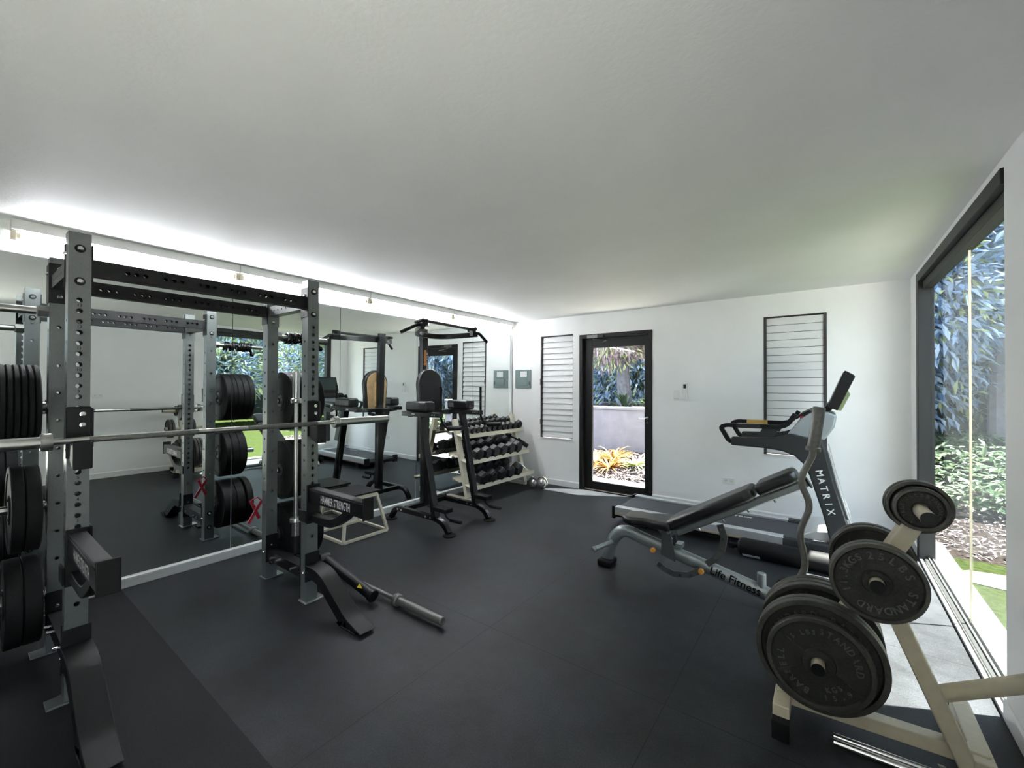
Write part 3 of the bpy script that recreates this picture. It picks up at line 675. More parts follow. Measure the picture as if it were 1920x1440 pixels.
# ================================================================== PLATES (rubber bumpers)
def bumper(th_, R=0.225):
    m = MB(); h = th_/2
    prof = [(0.0255, -h+0.004), (0.06, -h+0.004), (0.062, -h), (0.075, -h), (0.078, -h+0.006), (0.185, -h+0.006), (0.19, -h+0.001), (R-0.004, -h+0.001), (R, -h+0.005),
            (R, h-0.005), (R-0.004, h-0.001), (0.19, h-0.001), (0.185, h-0.006), (0.078, h-0.006), (0.075, h), (0.062, h), (0.06, h-0.004), (0.0255, h-0.004), (0.0255, -h+0.004)]
    m.lathe(prof, (0, 0, 0), (0, 1, 0), 56); return m
def make_bumper(th_):
    r = thing('bumper_plate', (0, 0, 0), 'x', 'weight plate')
    obj('disc', bumper(th_), RUBBER, r, local=True, smooth=30)
    h = th_/2
    m = MB(); m.lathe([(0.0252, -h), (0.045, -h), (0.045, -h+0.005)], (0, 0, 0), (0, 1, 0), 28); obj('hub_ring', m, TMGREY, r, local=True)
    m = MB(); m.lathe([(0.045, h-0.005), (0.045, h), (0.0252, h)], (0, 0, 0), (0, 1, 0), 28); obj('hub_ring', m, TMGREY, r, local=True)
    return r
proto = {}
def place_plate(th_, y, z, label, group):
    if th_ not in proto: proto[th_] = r = make_bumper(th_); r.location = (RX0, y, z); r['label'] = label; r['group'] = group; return r
    return dup(proto[th_], (RX0, y, z), (0, 0.6*random.random(), 0), label=label, group=group)
ordn = ['first', 'second', 'third', 'fourth', 'fifth', 'sixth', 'seventh', 'eighth', 'ninth']
def stack(y0, d, ths, z, side, lvl):
    y = y0
    for i, t_ in enumerate(ths):
        gap = 0.0
        if isinstance(t_, tuple): t_, gap = t_
        y += d*(gap+t_/2)
        place_plate(t_, y, z-0.0, 'black rubber bumper plate on the %s rack post\'s %s horn, %s from the post' % (side, lvl, ordn[i]), 'bumper plates on the %s horn, %s rack post' % (lvl, side))
        y += d*(t_/2+0.0012)
stack(RY1+PW/2+0.034, 1, [0.057, 0.034, 0.05, 0.05, 0.046], HZ[0], 'far', 'top')
stack(RY1+PW/2+0.034, 1, [0.052, 0.057, 0.067], HZ[1], 'far', 'middle')
stack(RY1+PW/2+0.02, 1, [0.105, 0.07, 0.057][0:0]+[0.11, 0.071, (0.055, 0.016)], HZ[2], 'far', 'bottom')
stack(RY0-PW/2-0.036, -1, [0.0225]*7, HZ[0], 'near', 'top')
stack(RY0-PW/2-0.030, -1, [0.057, 0.048], HZ[1], 'near', 'middle')
stack(RY0-PW/2-0.025, -1, [0.066, 0.062], HZ[2], 'near', 'bottom')

# ================================================================== BARBELLS
def barbell(label, mshaft=DULLSTEEL, msleeve=STEEL, length=2.2, inner=1.31, name='barbell'):
    r = thing(name, (0, 0, 0), label, 'barbell'); h = inner/2; e = length/2
    m = MB(); m.cyl((0, -h-0.01, 0), (0, h+0.01, 0), 0.0142, 16)
    obj('shaft', m, mshaft, r, local=True)
    for s in (-1, 1):
        if inner > 1.2: obj('knurled_grip', MB().lathe([(0.0146, 0), (0.0146, 0.42)], (0, s*0.12, 0), (0, s, 0), 16), DULLSTEEL, r, local=True)
    for s in (-1, 1):
        m = MB(); L_ = e-h
        m.lathe([(0.0145, 0), (0.037, 0), (0.039, 0.004), (0.039, 0.03), (0.034, 0.036), (0.0255, 0.037), (0.0253, L_-0.004), (0.022, L_), (0.016, L_), (0.015, L_-0.004), (0, L_-0.004)], (0, s*h, 0), (0, s, 0), 24)
        obj('sleeve', m, msleeve, r, local=True)
    return r
b1 = barbell('long steel barbell resting across the two rack hooks', mshaft=STEEL); b1.location = (1.342, 0.93, 1.2035)
b2 = barbell('grey worn barbell lying on the floor beside the landmine', mshaft=DULLSTEEL, msleeve=DULLSTEEL); b2.location = (1.10, 1.79, 0.039); b2.rotation_euler = (0, 0, -PI/2)
b3 = barbell('short steel bar standing upright in the rack holder between the far posts', mshaft=STEEL, msleeve=STEEL, length=1.33, inner=0.85); b3.location = (0.885, RY1+0.078, 0.90); b3.rotation_euler = (PI/2, 0, 0)
# landmine attached to the rack foot
t = thing('landmine', (1.1, 1.63, 0), 'black landmine swivel tube with yellow sticker beside the rack foot', 'landmine')
m = MB(); m.box((RX0+0.34, RY1+0.036+0.001, 0.15), (RX0+0.46, RY1+0.05, 0.235)); m.box((1.03, RY1+0.05, 0.10), (1.045, RY1+0.15, 0.235)); m.box((1.10, RY1+0.05, 0.1), (1.115, RY1+0.15, 0.235)); m.box((1.03, RY1+0.05, 0.10), (1.115, RY1+0.15, 0.112))
m.cyl((1.072, RY1+0.12, 0.02), (1.072, RY1+0.12, 0.10), 0.02); m.box((1.03, RY1+0.04, 0.0), (1.115, RY1+0.17, 0.02)); obj('bracket', m, BLACK, t, bevel=0.003)
m = MB(); m.cyl((1.06, 1.60, 0.17), (1.06, 1.72, 0.17), 0.038, 20); obj('swivel', m, TMGREY, t, bevel=0.003)
p0 = V(1.075, 1.69, 0.165); p1 = V(1.60, 1.708, 0.055)
m = MB(); m.tube([p0, p1], [0.034, 0.034], 22); m.tube([p1, p1+(p1-p0).normalized()*0.03], [0.040, 0.040], 22)
sl = obj('sleeve_tube', m, [BLACK], t, bevel=0.003)
d_ = (p1-p0).normalized(); n_ = V(0.05, -0.75, 0.66); n_ = (n_-d_*n_.dot(d_)).normalized(); c_ = p0+(p1-p0)*0.84+n_*0.0345
s_ = d_.cross(n_)
m = MB(); m.add([c_-d_*0.022+s_*0.016, c_-d_*0.022-s_*0.016, c_+d_*0.022], [(0, 1, 2)]); m.add([c_-d_*0.022+s_*0.016+n_*.0004, c_-d_*0.022-s_*0.016+n_*.0004, c_+d_*0.022+n_*.0004], [(2, 1, 0)]); obj('warning_sticker', m, YELLOW, sl, smooth=0)

# ================================================================== STEP BOX (plyo)
t = thing('plyo_box', (0.26, 2.41, 0), 'cream metal step box frame with black rubber top in front of the mirror', 'step box')
cx, cy, zt_ = 0.267, 2.415, 0.40
B = [(cx+sx*0.24, cy+sy*0.24, 0.0125) for sx, sy in ((1,-1),(1,1),(-1,1),(-1,-1))]; T = [(cx+sx*0.165, cy+sy*0.165, zt_-0.02) for sx, sy in ((1,-1),(1,1),(-1,1),(-1,-1))]
for i in range(4):
    m = MB(); m.beam(B[i], B[(i+1) % 4], 0.025, 0.025); obj('base_rail', m, CREAM, t, bevel=0.002)
    m = MB(); m.beam(B[i], T[i], 0.025, 0.025, up=(0, 1, 0)); obj('leg', m, CREAM, t, bevel=0.002)
m = MB()
for i in range(4): m.beam(T[i], T[(i+1) % 4], 0.025, 0.038)
obj('top_rail', m, CREAM, t, bevel=0.002)
m = MB(); m.box((cx-0.195, cy-0.195, zt_), (cx+0.195, cy+0.195, zt_+0.016)); obj('top_pad', m, FLOORD, t, bevel=0.003)

# ================================================================== CAPTAIN'S CHAIR
t = thing('captains_chair', (0.6, 3.23, 0), 'black captain chair and pull-up tower with padded arms beside the dumbbell rack', 'captain chair')
YL, YR = 2.925, 3.53
for Y, s in ((YL, -1), (YR, 1)):
    m = MB(); pts = smooth_path([(0.22, Y, 0.02), (0.30, Y, 0.135), (0.42, Y, 0.138), (0.93, Y, 0.138), (1.045, Y, 0.10), (1.11, Y, 0.02)], 0.07, 5)
    m.rsweep(pts, 0.05, 0.05, (0, 1, 0)); sk = obj('base_rail', m, BLACKG, t, bevel=0.006)
    each('foot_pad', [MB().lathe([(0, 0), (0.062, 0), (0.066, 0.006), (0.062, 0.014), (0.03, 0.02), (0, 0.02)], (x, Y, 0), (0, 0, 1), 24) for x in (0.215, 1.112)], RUBBER, sk)
    each('bolt', [MB().cyl((x, Y-0.025, 0.138), (x, Y-0.031, 0.138), 0.010, 10) for x in (0.36, 0.42, 0.80, 0.87)], CHROME, sk)
    # front leg
    m = MB(); m.beam((0.70, Y, 1.165), (0.925, Y, 0.12), 0.05, 0.075, up=(0, 1, 0)); lg = obj('leg', m, BLACKG, t, bevel=0.006)
    # arm rail with pad, grips
    m = MB(); m.box((0.42, Y-0.03, 1.14), (0.99, Y+0.03, 1.19)); am = obj('arm_rail', m, BLACKG, t, bevel=0.004)
    each('bolt', [MB().cyl((x, Y-0.03, 1.165), (x, Y-0.036, 1.165), 0.0085, 10) for x in (0.60, 0.63, 0.90, 0.93)], CHROME, am)
    m = MB(); m.box((0.52, Y-0.068, 1.193), (0.84, Y+0.068, 1.298)); pd = obj('arm_pad', m, LEATHER, t, bevel=0.026, seg=4)
    m = MB(); m.tube(smooth_path([(0.955, Y+0.03, 1.15), (0.955, Y+0.03, 1.45)], 0.02), 0.0135, 12); obj('upright_grip', m, RUBBER, am)
    m = MB(); m.tube(smooth_path([(0.955, Y+0.025, 1.16), (0.965, Y+0.04, 1.08), (1.02, Y+0.06, 1.03), (1.19, Y+0.075, 1.045)], 0.05, 5), 0.0125, 12); m.tube([(1.03, Y+0.062, 1.032), (1.21, Y+0.077, 1.047)], 0.023, 12); obj('dip_handle', m, RUBBER, am)
    # step plate and push-up handle
    m = MB(); m.box((0.92, Y-0.05, 0.222), (1.11, Y+0.05, 0.262)); m.beam((0.905, Y, 0.24), (0.95, Y, 0.24), 0.05, 0.05); sp = obj('step_plate', m, RUBBER, t, bevel=0.003)
    m = MB(); m.tube(smooth_path([(1.04, Y, 0.235), (1.06, Y+0.01, 0.165), (1.12, Y+0.015, 0.15), (1.24, Y+0.02, 0.15)], 0.04, 5), 0.009, 10); m.tube([(1.11, Y+0.015, 0.15), (1.25, Y+0.02, 0.15)], 0.017, 10); obj('push_up_handle', m, RUBBER, sp)
m = MB(); m.box((0.40, YL+0.025, 0.115), (0.45, YR-0.025, 0.165)); m.cyl((0.425, YL+0.12, 0.138), (0.455, YL+0.12, 0.138), 0.01, 10); obj('base_crossbar', m, BLACKG, t, bevel=0.004)
m = MB(); m.rsweep(smooth_path([(0.52, YL-0.0, 1.155), (0.38, YL+0.2, 1.155), (0.38, YR-0.2, 1.155), (0.52, YR+0.0, 1.155)], 0.12, 5), 0.05, 0.045, (0, 0, 1)); obj('arm_crossbar', m, BLACKG, t, bevel=0.004)
YC = 3.215
m = MB(); m.beam((0.425, YC, 0.115), (0.43, YC, 1.20), 0.075, 0.075, up=(0, 1, 0)); m.beam((0.43, YC, 1.18), (0.40, YC, 2.10), 0.06, 0.08, up=(0, 1, 0)); m.prism([(-0.04, 0), (0.04, 0), (0.05, 0.1), (-0.05, 0.1)], (0.37, YC, 1.97), (0, 1, 0), (0, 0, 1), (1, 0, 0), 0.06)
ms = obj('mast', m, BLACKG, t, bevel=0.005)
m = MB(); m.box((0.4425, YC-0.03, 1.62), (0.4435, YC+0.005, 1.86)); sk = obj('orange_sticker', m, STICKOR, ms, smooth=0)
m = MB(); put_text(m, 'BODY-SOLID', 0.032, (0.4445, YC+0.018, 1.74), (0, 0, 1), (1, 0, 0), 0.0003); obj('lettering', m, WHITE, ms, smooth=0)
def pill(cx0, cz0, w_, h_top, h_bot, n=14, wb=None):
    wb = wb or w_
    return [(cx0-wb/2, h_bot), (cx0+wb/2, h_bot)]+[(cx0+w_/2*math.cos(PI*i/n), h_top-w_/2+w_/2*math.sin(PI*i/n)) for i in range(n+1)]
P = pill(0, 0, 0.34, 1.645, 1.15, wb=0.28)
m = MB(); m.prism(P, (0.475, YC-0.012, 0), (0, 1, 0), (0, 0, 1), (1, 0, 0), 0.07); bk = obj('backrest', m, LEATHER, t, bevel=0.018, seg=3)
Pw = [(x*0.84, 1.37+(z-1.37)*0.92) for x, z in P]
m = MB(); m.prism(Pw, (0.4738, YC-0.012, 0), (0, 1, 0), (0, 0, 1), (-1, 0, 0), 0.008); m.box((0.44, YC-0.05, 1.2), (0.465, YC+0.03, 1.5)); obj('plywood_back', m, PLY, bk, smooth=0)
# pull-up frame
m = MB(); m.rsweep(smooth_path([(0.86, 2.80, 2.045), (0.66, 2.90, 2.03), (0.47, 3.06, 2.02), (0.47, 3.38, 2.02), (0.64, 3.53, 2.035), (0.84, 3.64, 2.05)], 0.16, 6), 0.055, 0.045, (0, 0, 1)); pf = obj('pull_up_frame', m, BLACKG, t, bevel=0.005)
m = MB(); m.tube([(0.85, 2.86, 2.105), (0.80, 3.60, 2.105)], 0.0155, 12); m.beam((0.86, 2.83, 2.09), (0.80, 2.90, 2.09), 0.06, 0.06); m.box((0.78, 3.57, 2.03), (0.83, 3.62, 2.115)); obj('pull_up_bar', m, BLACK, pf)
for Y, s in ((2.83, -1), (3.61, 1)):
    m = MB(); m.tube(smooth_path([(0.84, Y-s*0.02, 2.055), (0.86, Y+s*0.03, 2.06), (0.89, Y+s*0.135, 1.965)] if s > 0 else [(0.84, 2.85, 2.06), (0.82, 2.78, 2.068), (0.755, 2.615, 1.975)], 0.035, 5), 0.0165, 12); obj('angled_grip', m, RUBBER, pf)
    m = MB(); m.tube([(0.72, Y, 2.10), (0.84, Y, 2.115)], 0.018, 12); obj('inner_grip', m, RUBBER, pf)

# ================================================================== DUMBBELL RACK
t = thing('dumbbell_rack', (0.3, 4.55, 0), 'cream three-tier dumbbell rack against the mirror beside the corner', 'dumbbell rack')
DY0, DY1 = 3.93, 5.16
for Y in (DY0, DY1):
    m = MB(); m.beam((0.43, Y, 0.05), (0.19, Y, 1.03), 0.05, 0.07, up=(0, 1, 0)); m.box((0.06, Y-0.025, 0.0), (0.46, Y+0.025, 0.05)); up_ = obj('upright', m, CREAM, t, bevel=0.003)
    m = MB(); m.box((0.04, Y-0.027, 0), (0.075, Y+0.027, 0.053)); obj('end_cap', m, BLACK, up_)
tiers = [(0.36, 0.815, 0.035, 0.30), (0.455, 0.495, 0.035, 0.32), (0.545, 0.19, 0.03, 0.34)]
for xf, zf, rise, dep in tiers:
    m = MB(); xb_ = xf-dep; zb = zf+0.085
    d_ = V(xb_-xf, 0, zb-zf)
    for off in (0, 1):
        a = V(xf, 0, zf)+d_*off*0.62; b = a+d_*0.38
        m.add([V(a.x, DY0-0.05, a.z), V(a.x, DY1+0.08, a.z), V(b.x, DY1+0.08, b.z), V(b.x, DY0-0.05, b.z), V(a.x, DY0-0.05, a.z-0.004), V(a.x, DY1+0.08, a.z-0.004), V(b.x, DY1+0.08, b.z-0.004), V(b.x, DY0-0.05, b.z-0.004)],
              [(0,1,2,3), (7,6,5,4), (0,4,5,1), (1,5,6,2), (2,6,7,3), (3,7,4,0)])
    m.box((xf, DY0-0.05, zf-0.03), (xf+0.004, DY1+0.08, zf+0.022)); m.box((xb_-0.004, DY0-0.05, zb-0.03), (xb_, DY1+0.08, zb+0.02))
    for Y in (DY0, DY1): m.beam((xf-0.02, Y+ (0.032 if Y == DY0 else -0.032), zf-0.012), (xb_+0.02, Y+(0.032 if Y == DY0 else -0.032), zb-0.012), 0.012, 0.035)
    obj('shelf', m, CREAM, t)
    t['r'] = 0
del t['r']
def hex_db(d, hl, gl):
    """hex dumbbell along x: d across flats"""
    r = thing('dumbbell', (0, 0, 0), 'x', 'dumbbell'); R = d/2/math.cos(PI/6)
    m = MB(); m.lathe([(0.0125, -gl/2-0.01), (0.0125, -gl/4), (0.0165, 0), (0.0125, gl/4), (0.0125, gl/2+0.01)], (0, 0, 0), (1, 0, 0), 12); obj('handle', m, CHROME, r, local=True)
    for s in (-1, 1):
        m = MB(); m.lathe([(0, 0), (R*0.72, 0), (R, hl*0.2), (R, hl*0.8), (R*0.72, hl), (0, hl)], (0, 0, 0), (1, 0, 0), 6)
        rot = Matrix.Rotation(PI/6, 4, 'X'); m.v = [rot @ v for v in m.v]
        m.v = [v+V(gl/2 if s > 0 else -gl/2-hl, 0, 0) for v in m.v]
        obj('head', m, HEXRUB, r, local=True, bevel=0.003, smooth=20)
    return r
def fill_tier(k, ds, y0, lvl, hl, gl, skip=()):
    xf, zf, rise, dep = tiers[k]; xb_ = xf-dep; y = y0; ang = math.atan2(0.085, dep)
    pr = {}
    for i, d in enumerate(ds):
        if d <= 0: y += -d; continue
        key = round(d, 3)
        yc = y+d/2/math.cos(PI/6)*0.98
        off = d/2+0.006
        cx_ = (xf+xb_)/2+0.008+math.sin(ang)*off; cz_ = zf+0.0425+math.cos(ang)*off
        lab = 'black hex dumbbell on the %s shelf, %s from the captain chair end' % (lvl, (ordn+['tenth', 'eleventh', 'twelfth'])[len(pr.setdefault('n', []))])
        pr['n'].append(1)
        if key not in pr: o = pr[key] = hex_db(d, hl*d/0.1, gl); o['label'] = lab; o['group'] = 'hex dumbbells on the %s shelf' % lvl
        else: o = dup(pr[key], label=lab)
        o.location = (cx_, yc, cz_); o.rotation_euler = (0, ang, 0)
        y = yc+d/2/math.cos(PI/6)*0.98
fill_tier(0, [0.086, 0.088, 0.09, 0.094, 0.096, 0.098, 0.10, 0.104, 0.107, 0.11, 0.112], DY0+0.05, 'top', 0.075, 0.115)
fill_tier(1, [0.14, 0.144, 0.148, 0.15, 0.152, 0.155], DY0+0.10, 'middle', 0.08, 0.115)
fill_tier(2, [0.158, 0.16, 0.164, 0.166, 0.168], DY0+0.08, 'bottom', 0.075, 0.12)
# attachments on the shelves
def att(name, pts, r, mt, label, cat, ends=None):
    m = MB(); m.tube(pts, r, 12)
    if ends:
        for p, q, rr in ends: m.tube([p, q], rr, 12)
    o = obj(name, m, mt, loc=Vector(pts[0]), smooth=40); tag(o, label, cat); return o
att('lat_bar', smooth_path([(0.20, 5.00, 0.735), (0.33, 5.07, 0.685), (0.47, 5.13, 0.60)], 0.05), 0.012, BLACK, 'black cable bar laid over the dumbbells at the corner end of the middle shelf', 'cable bar',
    [((0.20, 5.00, 0.735), (0.27, 5.035, 0.71), 0.035), ((0.36, 5.085, 0.668), (0.50, 5.145, 0.572), 0.032)])
att('rope_handle', [(0.24, 4.60, 0.735), (0.20, 4.86, 0.76)], 0.014, DULLSTEEL, 'short grey handle with black end lying on the middle shelf dumbbells', 'handle', [((0.235, 4.75, 0.752), (0.22, 4.88, 0.768), 0.036)])
att('cable_handle', smooth_path([(0.36, 4.99, 0.30), (0.40, 5.05, 0.345), (0.50, 5.12, 0.235)], 0.02), 0.007, CHROME, 'small cable handle with black grip on the bottom shelf near the corner', 'cable handle', [((0.41, 5.05, 0.335), (0.49, 5.11, 0.25), 0.015)])
# adjustable weights on the floor
for i, (x, y, R, lb_) in enumerate(((0.665, 5.05, 0.075, 'chromed grey ankle-style weight on the floor against the rack foot'), (0.78, 5.10, 0.082, 'chromed grey round weight on the floor nearer the glass door'))):
    t = thing('kettlebell', (x, y, 0), lb_, 'kettlebell')
    m = MB(); m.sphere((x, y, R*0.86), R*0.88, 20, sc=(1, 0.8, 0.95)); obj('body', m, KETTLE, t)
    m = MB(); m.tube(arc((x, y, R*1.0), R*0.98, -20, 200, 16, (0.9, 0.2, 0), (0, 0, 1)), 0.011, 10); m.cyl((x+0.01, y-R*0.70, R*0.55), (x+0.012, y-R*0.9, R*0.5), 0.022, 14); obj('handle', m, DULLSTEEL, t)
# ================================================================== TREADMILL
t = thing('treadmill', (3.2, 4.57, 0), 'dark grey treadmill with silver rails and console along the end wall', 'treadmill')
TY0, TY1 = 4.235, 4.905
m = MB(); m.box((2.24, TY0+0.02, 0.075), (4.0, TY1-0.02, 0.155)); m.box((2.5, TY0+0.05, 0.0), (2.56, TY1-0.05, 0.075)); m.box((3.7, TY0+0.02, 0.03), (4.3, TY1-0.02, 0.075)); obj('deck_frame', m, BLACK, t, bevel=0.006)
m = MB(); m.box((2.25, TY0+0.09, 0.15), (3.85, TY1-0.09, 0.166)); bl = obj('running_belt', m, BELT, t, bevel=0.002)
m = MB(); put_text(m, 'MATRIX', 0.06, (3.32, TY1-0.17, 0.1668), (1, 0, 0), (0, 0, 1), 0.0003, sx=1.3); obj('lettering', m, WHITE, bl, smooth=0)
m = MB(); m.cyl((2.255, TY0+0.07, 0.118), (2.255, TY1-0.07, 0.118), 0.045, 20); obj('rear_roller', m, BLACK, t)
for y0, y1, s in ((TY0, TY0+0.085, -1), (TY1-0.085, TY1, 1)):
    m = MB(); m.box((2.245, y0, 0.10), (3.76, y1, 0.185), 0); m.box((2.245, y0-0.0012 if s < 0 else y0, 0.108), (4.02, y1 if s < 0 else y1+0.0012, 0.118), 1); rl = obj('side_rail', m, [TMSILVER, GOLD], t, bevel=0.004)
    m = MB(); m.box((2.215, y0-0.004, 0.06), (2.25, y1+0.004, 0.19)); obj('end_cap', m, BLACK, rl, bevel=0.006)
    m = MB(); m.box((3.74, y0-0.006, 0.02), (4.31, y1+0.006, 0.19)); obj('front_side_cover', m, TMGREY, t, bevel=0.02, seg=3)
m = MB()
hood = [(3.84, 0.165), (3.86, 0.20), (3.95, 0.255), (4.10, 0.285), (4.26, 0.26), (4.33, 0.18), (4.33, 0.04), (3.84, 0.04)]
m.prism(hood, (0, TY0+0.08, 0), (1, 0, 0), (0, 0, 1), (0, 1, 0), TY1-TY0-0.16); obj('motor_hood', m, TMSILVER, t, bevel=0.012, seg=3)
arm = [(3.351, 0.926), (3.624, 0.92), (3.744, 0.906), (3.831, 0.874), (3.888, 0.817), (3.933, 0.721), (4.017, 0.434), (4.085, 0.13), (4.262, 0.13), (4.194, 0.314), (4.098, 0.672), (4.042, 0.921), (4.016, 1.032), (3.915, 1.034), (3.80, 1.06), (3.744, 1.034), (3.684, 1.014), (3.354, 1.002)]
for y0, s in ((TY0+0.02, 1), (TY1-0.075, 0)):
    m = MB(); m.prism(arm, (0, y0, 0), (1, 0, 0), (0, 0, 1), (0, 1, 0), 0.055); um = obj('upright', m, TMGREY, t, bevel=0.012, seg=3)
    edge = [(4.055, 0.93), (4.11, 0.67), (4.206, 0.314), (4.262, 0.15)]
    m = MB(); m.rsweep([(x+0.006, y0+0.0275, z) for x, z in edge], 0.03, 0.008, (0, 1, 0)); obj('silver_edge', m, TMSILVER, um)
    if s:
        m = MB()
        for k_, ch in enumerate('MATRIX'):
            dl = V(0.236, 0, -0.97).normalized(); put_text(m, ch, 0.068, V(4.035, y0-0.0006, 0.60)+dl*(0.062*(k_-2.5)), dl, (0, -1, 0), 0.0005)
        obj('lettering', m, WHITE, um, smooth=0)
    # hand rail loop
    m = MB(); yy = y0+0.0275
    m.rsweep(smooth_path([(3.37, yy, 0.955), (3.33, yy, 0.965), (3.262, yy, 1.085), (3.31, yy, 1.105), (3.72, yy, 1.108), (3.78, yy, 1.13), (3.835, yy, 1.225)], 0.03, 5), 0.036, 0.036, (0, 1, 0)); hr = obj('handrail', m, BLACK, t, bevel=0.012, seg=3)
    m = MB(); m.rsweep([(3.40, yy, 1.1045), (3.58, yy, 1.107)], 0.037, 0.038, (0, 1, 0)); obj('sensor_grip', m, GOLD if s == 0 else TMGREY, hr)
    m = MB(); m.prism([(3.56, 1.02), (3.68, 1.02), (3.72, 1.10), (3.60, 1.10)], (0, y0+0.02, 0), (1, 0, 0), (0, 0, 1), (0, 1, 0), 0.015); obj('rail_bracket', m, TMGREY, hr)
m = MB(); pod = [(3.779, 1.053), (3.865, 1.182), (3.944, 1.243), (4.06, 1.25), (4.115, 1.225), (4.10, 1.13), (4.035, 1.022), (3.90, 1.03)]
m.prism(pod, (0, TY0+0.03, 0), (1, 0, 0), (0, 0, 1), (0, 1, 0), TY1-TY0-0.06); cs = obj('console', m, TMLIGHT, t, bevel=0.015, seg=3)
m = MB(); m.prism([(3.84, 1.178), (3.88, 1.205), (3.95, 1.25), (3.935, 1.262), (3.865, 1.222), (3.832, 1.188)], (0, TY0+0.06, 0), (1, 0, 0), (0, 0, 1), (0, 1, 0), TY1-TY0-0.12); obj('keypad', m, BLACK, cs)
m = MB(); m.box((3.868, TY0+0.045, 1.185), (3.895, TY0+0.07, 1.21)); obj('stop_tether', m, RED, cs, bevel=0.003)
scr = [(4.166, 1.588), (4.222, 1.552), (4.231, 1.535), (4.118, 1.262), (4.055, 1.292)]
m = MB(); m.prism(scr, (0, 4.30, 0), (1, 0, 0), (0, 0, 1), (0, 1, 0), 0.54); sc_ = obj('screen', m, BLACK, t, bevel=0.006)
m = MB(); dsc = V(0.111, 0, 0.296).normalized(); nsc = V(-0.936, 0, 0.351); o_ = V(4.058, 4.32, 1.302)
m.prism([(0, 0), (0.50, 0), (0.50, 0.27), (0, 0.27)], o_, (0, 1, 0), dsc, nsc, 0.003); obj('display_glass', m, DARKSCR, sc_, smooth=0)
m = MB(); m.prism([(4.186, 1.43), (4.203, 1.395), (4.145, 1.262), (4.118, 1.262), (4.13, 1.30)], (0, 4.36, 0), (1, 0, 0), (0, 0, 1), (0, 1, 0), 0.42); obj('screen_back_box', m, LABELGR, sc_, bevel=0.004)
m = MB(); m.beam((4.03, 4.57, 1.235), (4.09, 4.57, 1.32), 0.40, 0.05); obj('screen_neck', m, BLACK, sc_, bevel=0.006)
# roller at the treadmill's side
t = thing('foam_roller', (3.78, 4.12, 0), 'black roller with a white label lying along the treadmill side', 'roller')
m = MB(); m.lathe([(0, 0), (0.045, 0), (0.07, 0.02), (0.076, 0.05), (0.076, 0.68), (0.07, 0.71), (0.045, 0.73), (0, 0.73)], (3.43, 4.12, 0.077), (1, 0, 0), 28); m.cyl((3.39, 4.12, 0.075), (3.431, 4.12, 0.077), 0.022, 12); m.box((3.36, 4.10, 0.05), (3.40, 4.14, 0.09))
rb = obj('body', m, RUBBER, t)
m = MB()
for k in range(4):
    a0 = math.radians(-62+k*8); a1 = math.radians(-62+(k+1)*8)
    m.add([V(3.47, 4.12-0.0772*math.cos(a0), 0.077+0.0772*math.sin(a0)), V(3.60, 4.12-0.0772*math.cos(a0), 0.077+0.0772*math.sin(a0)), V(3.60, 4.12-0.0772*math.cos(a1), 0.077+0.0772*math.sin(a1)), V(3.47, 4.12-0.0772*math.cos(a1), 0.077+0.0772*math.sin(a1))], [(0, 1, 2, 3)])
m.v = [V(v.x, v.y, v.z+0.0) for v in m.v]; obj('white_label', m, WHITE, rb)

# ================================================================== ADJUSTABLE BENCH
t = thing('adjustable_bench', (3.15, 3.25, 0), 'silver and black adjustable weight bench with its backrest raised', 'bench')
BY = 3.25
m = MB(); path = smooth_path([(2.60, BY, 0.045), (2.650, BY, 0.21), (2.715, BY, 0.292), (2.79, BY, 0.305), (2.87, BY, 0.28), (3.15, BY, 0.216), (3.45, BY, 0.150), (3.80, BY, 0.07)], 0.09, 6)
m.sweep(path, [(0.048*math.cos(2*PI*i/16), 0.034*math.sin(2*PI*i/16)) for i in range(16)], up=(0, 1, 0.001)); fr = obj('main_beam', m, BENCHG, t)
m = MB(); put_text(m, 'Life Fitness', 0.075, (3.545, BY-0.0345, 0.130), (0.975, 0, -0.222), (0, -1, 0), 0.0015, sx=0.95); obj('lettering', m, BLACK, fr, smooth=0)
m = MB(); m.box((2.545, BY-0.075, 0.0), (2.66, BY+0.075, 0.052)); obj('front_foot', m, RUBBER, t, bevel=0.014, seg=3)
m = MB(); m.cyl((3.80, BY-0.30, 0.045), (3.80, BY+0.30, 0.045), 0.03, 18); rf_ = obj('rear_foot', m, BENCHG, t)
for s in (-1, 1): m = MB(); m.cyl((3.80, BY+s*0.30, 0.045), (3.80, BY+s*0.36, 0.045), 0.044, 18); obj('rubber_cap', m, RUBBER, rf_)
m = MB(); m.cyl((2.66, BY-0.03, 0.20), (2.58, BY-0.17, 0.17), 0.019, 16); m.cyl((2.578, BY-0.174, 0.169), (2.568, BY-0.19, 0.165), 0.021, 16); obj('grip_handle', m, BENCHG, t)
m = MB(); m.cyl((3.70, BY, 0.08), (3.70, BY, 0.215), 0.027, 18); obj('pivot_post', m, BENCHG, t, bevel=0.004)
seat_p = [(-0.19, -0.09), (-0.10, -0.125), (-0.02, -0.10), (0.06, -0.125), (0.19, -0.155), (0.19, 0.155), (0.06, 0.125), (-0.02, 0.10), (-0.10, 0.125), (-0.19, 0.09)]
ax_ = V(1, 0, 0.06).normalized(); m = MB(); m.prism(seat_p, (2.955, BY, 0.395), ax_, (0, 1, 0), ax_.cross(V(0, 1, 0)), 0.062); obj('seat_pad', m, LEATHER, t, bevel=0.024, seg=4)
bdir = V(0.748, 0, 0.449).normalized(); bn = V(-bdir.z, 0, bdir.x)
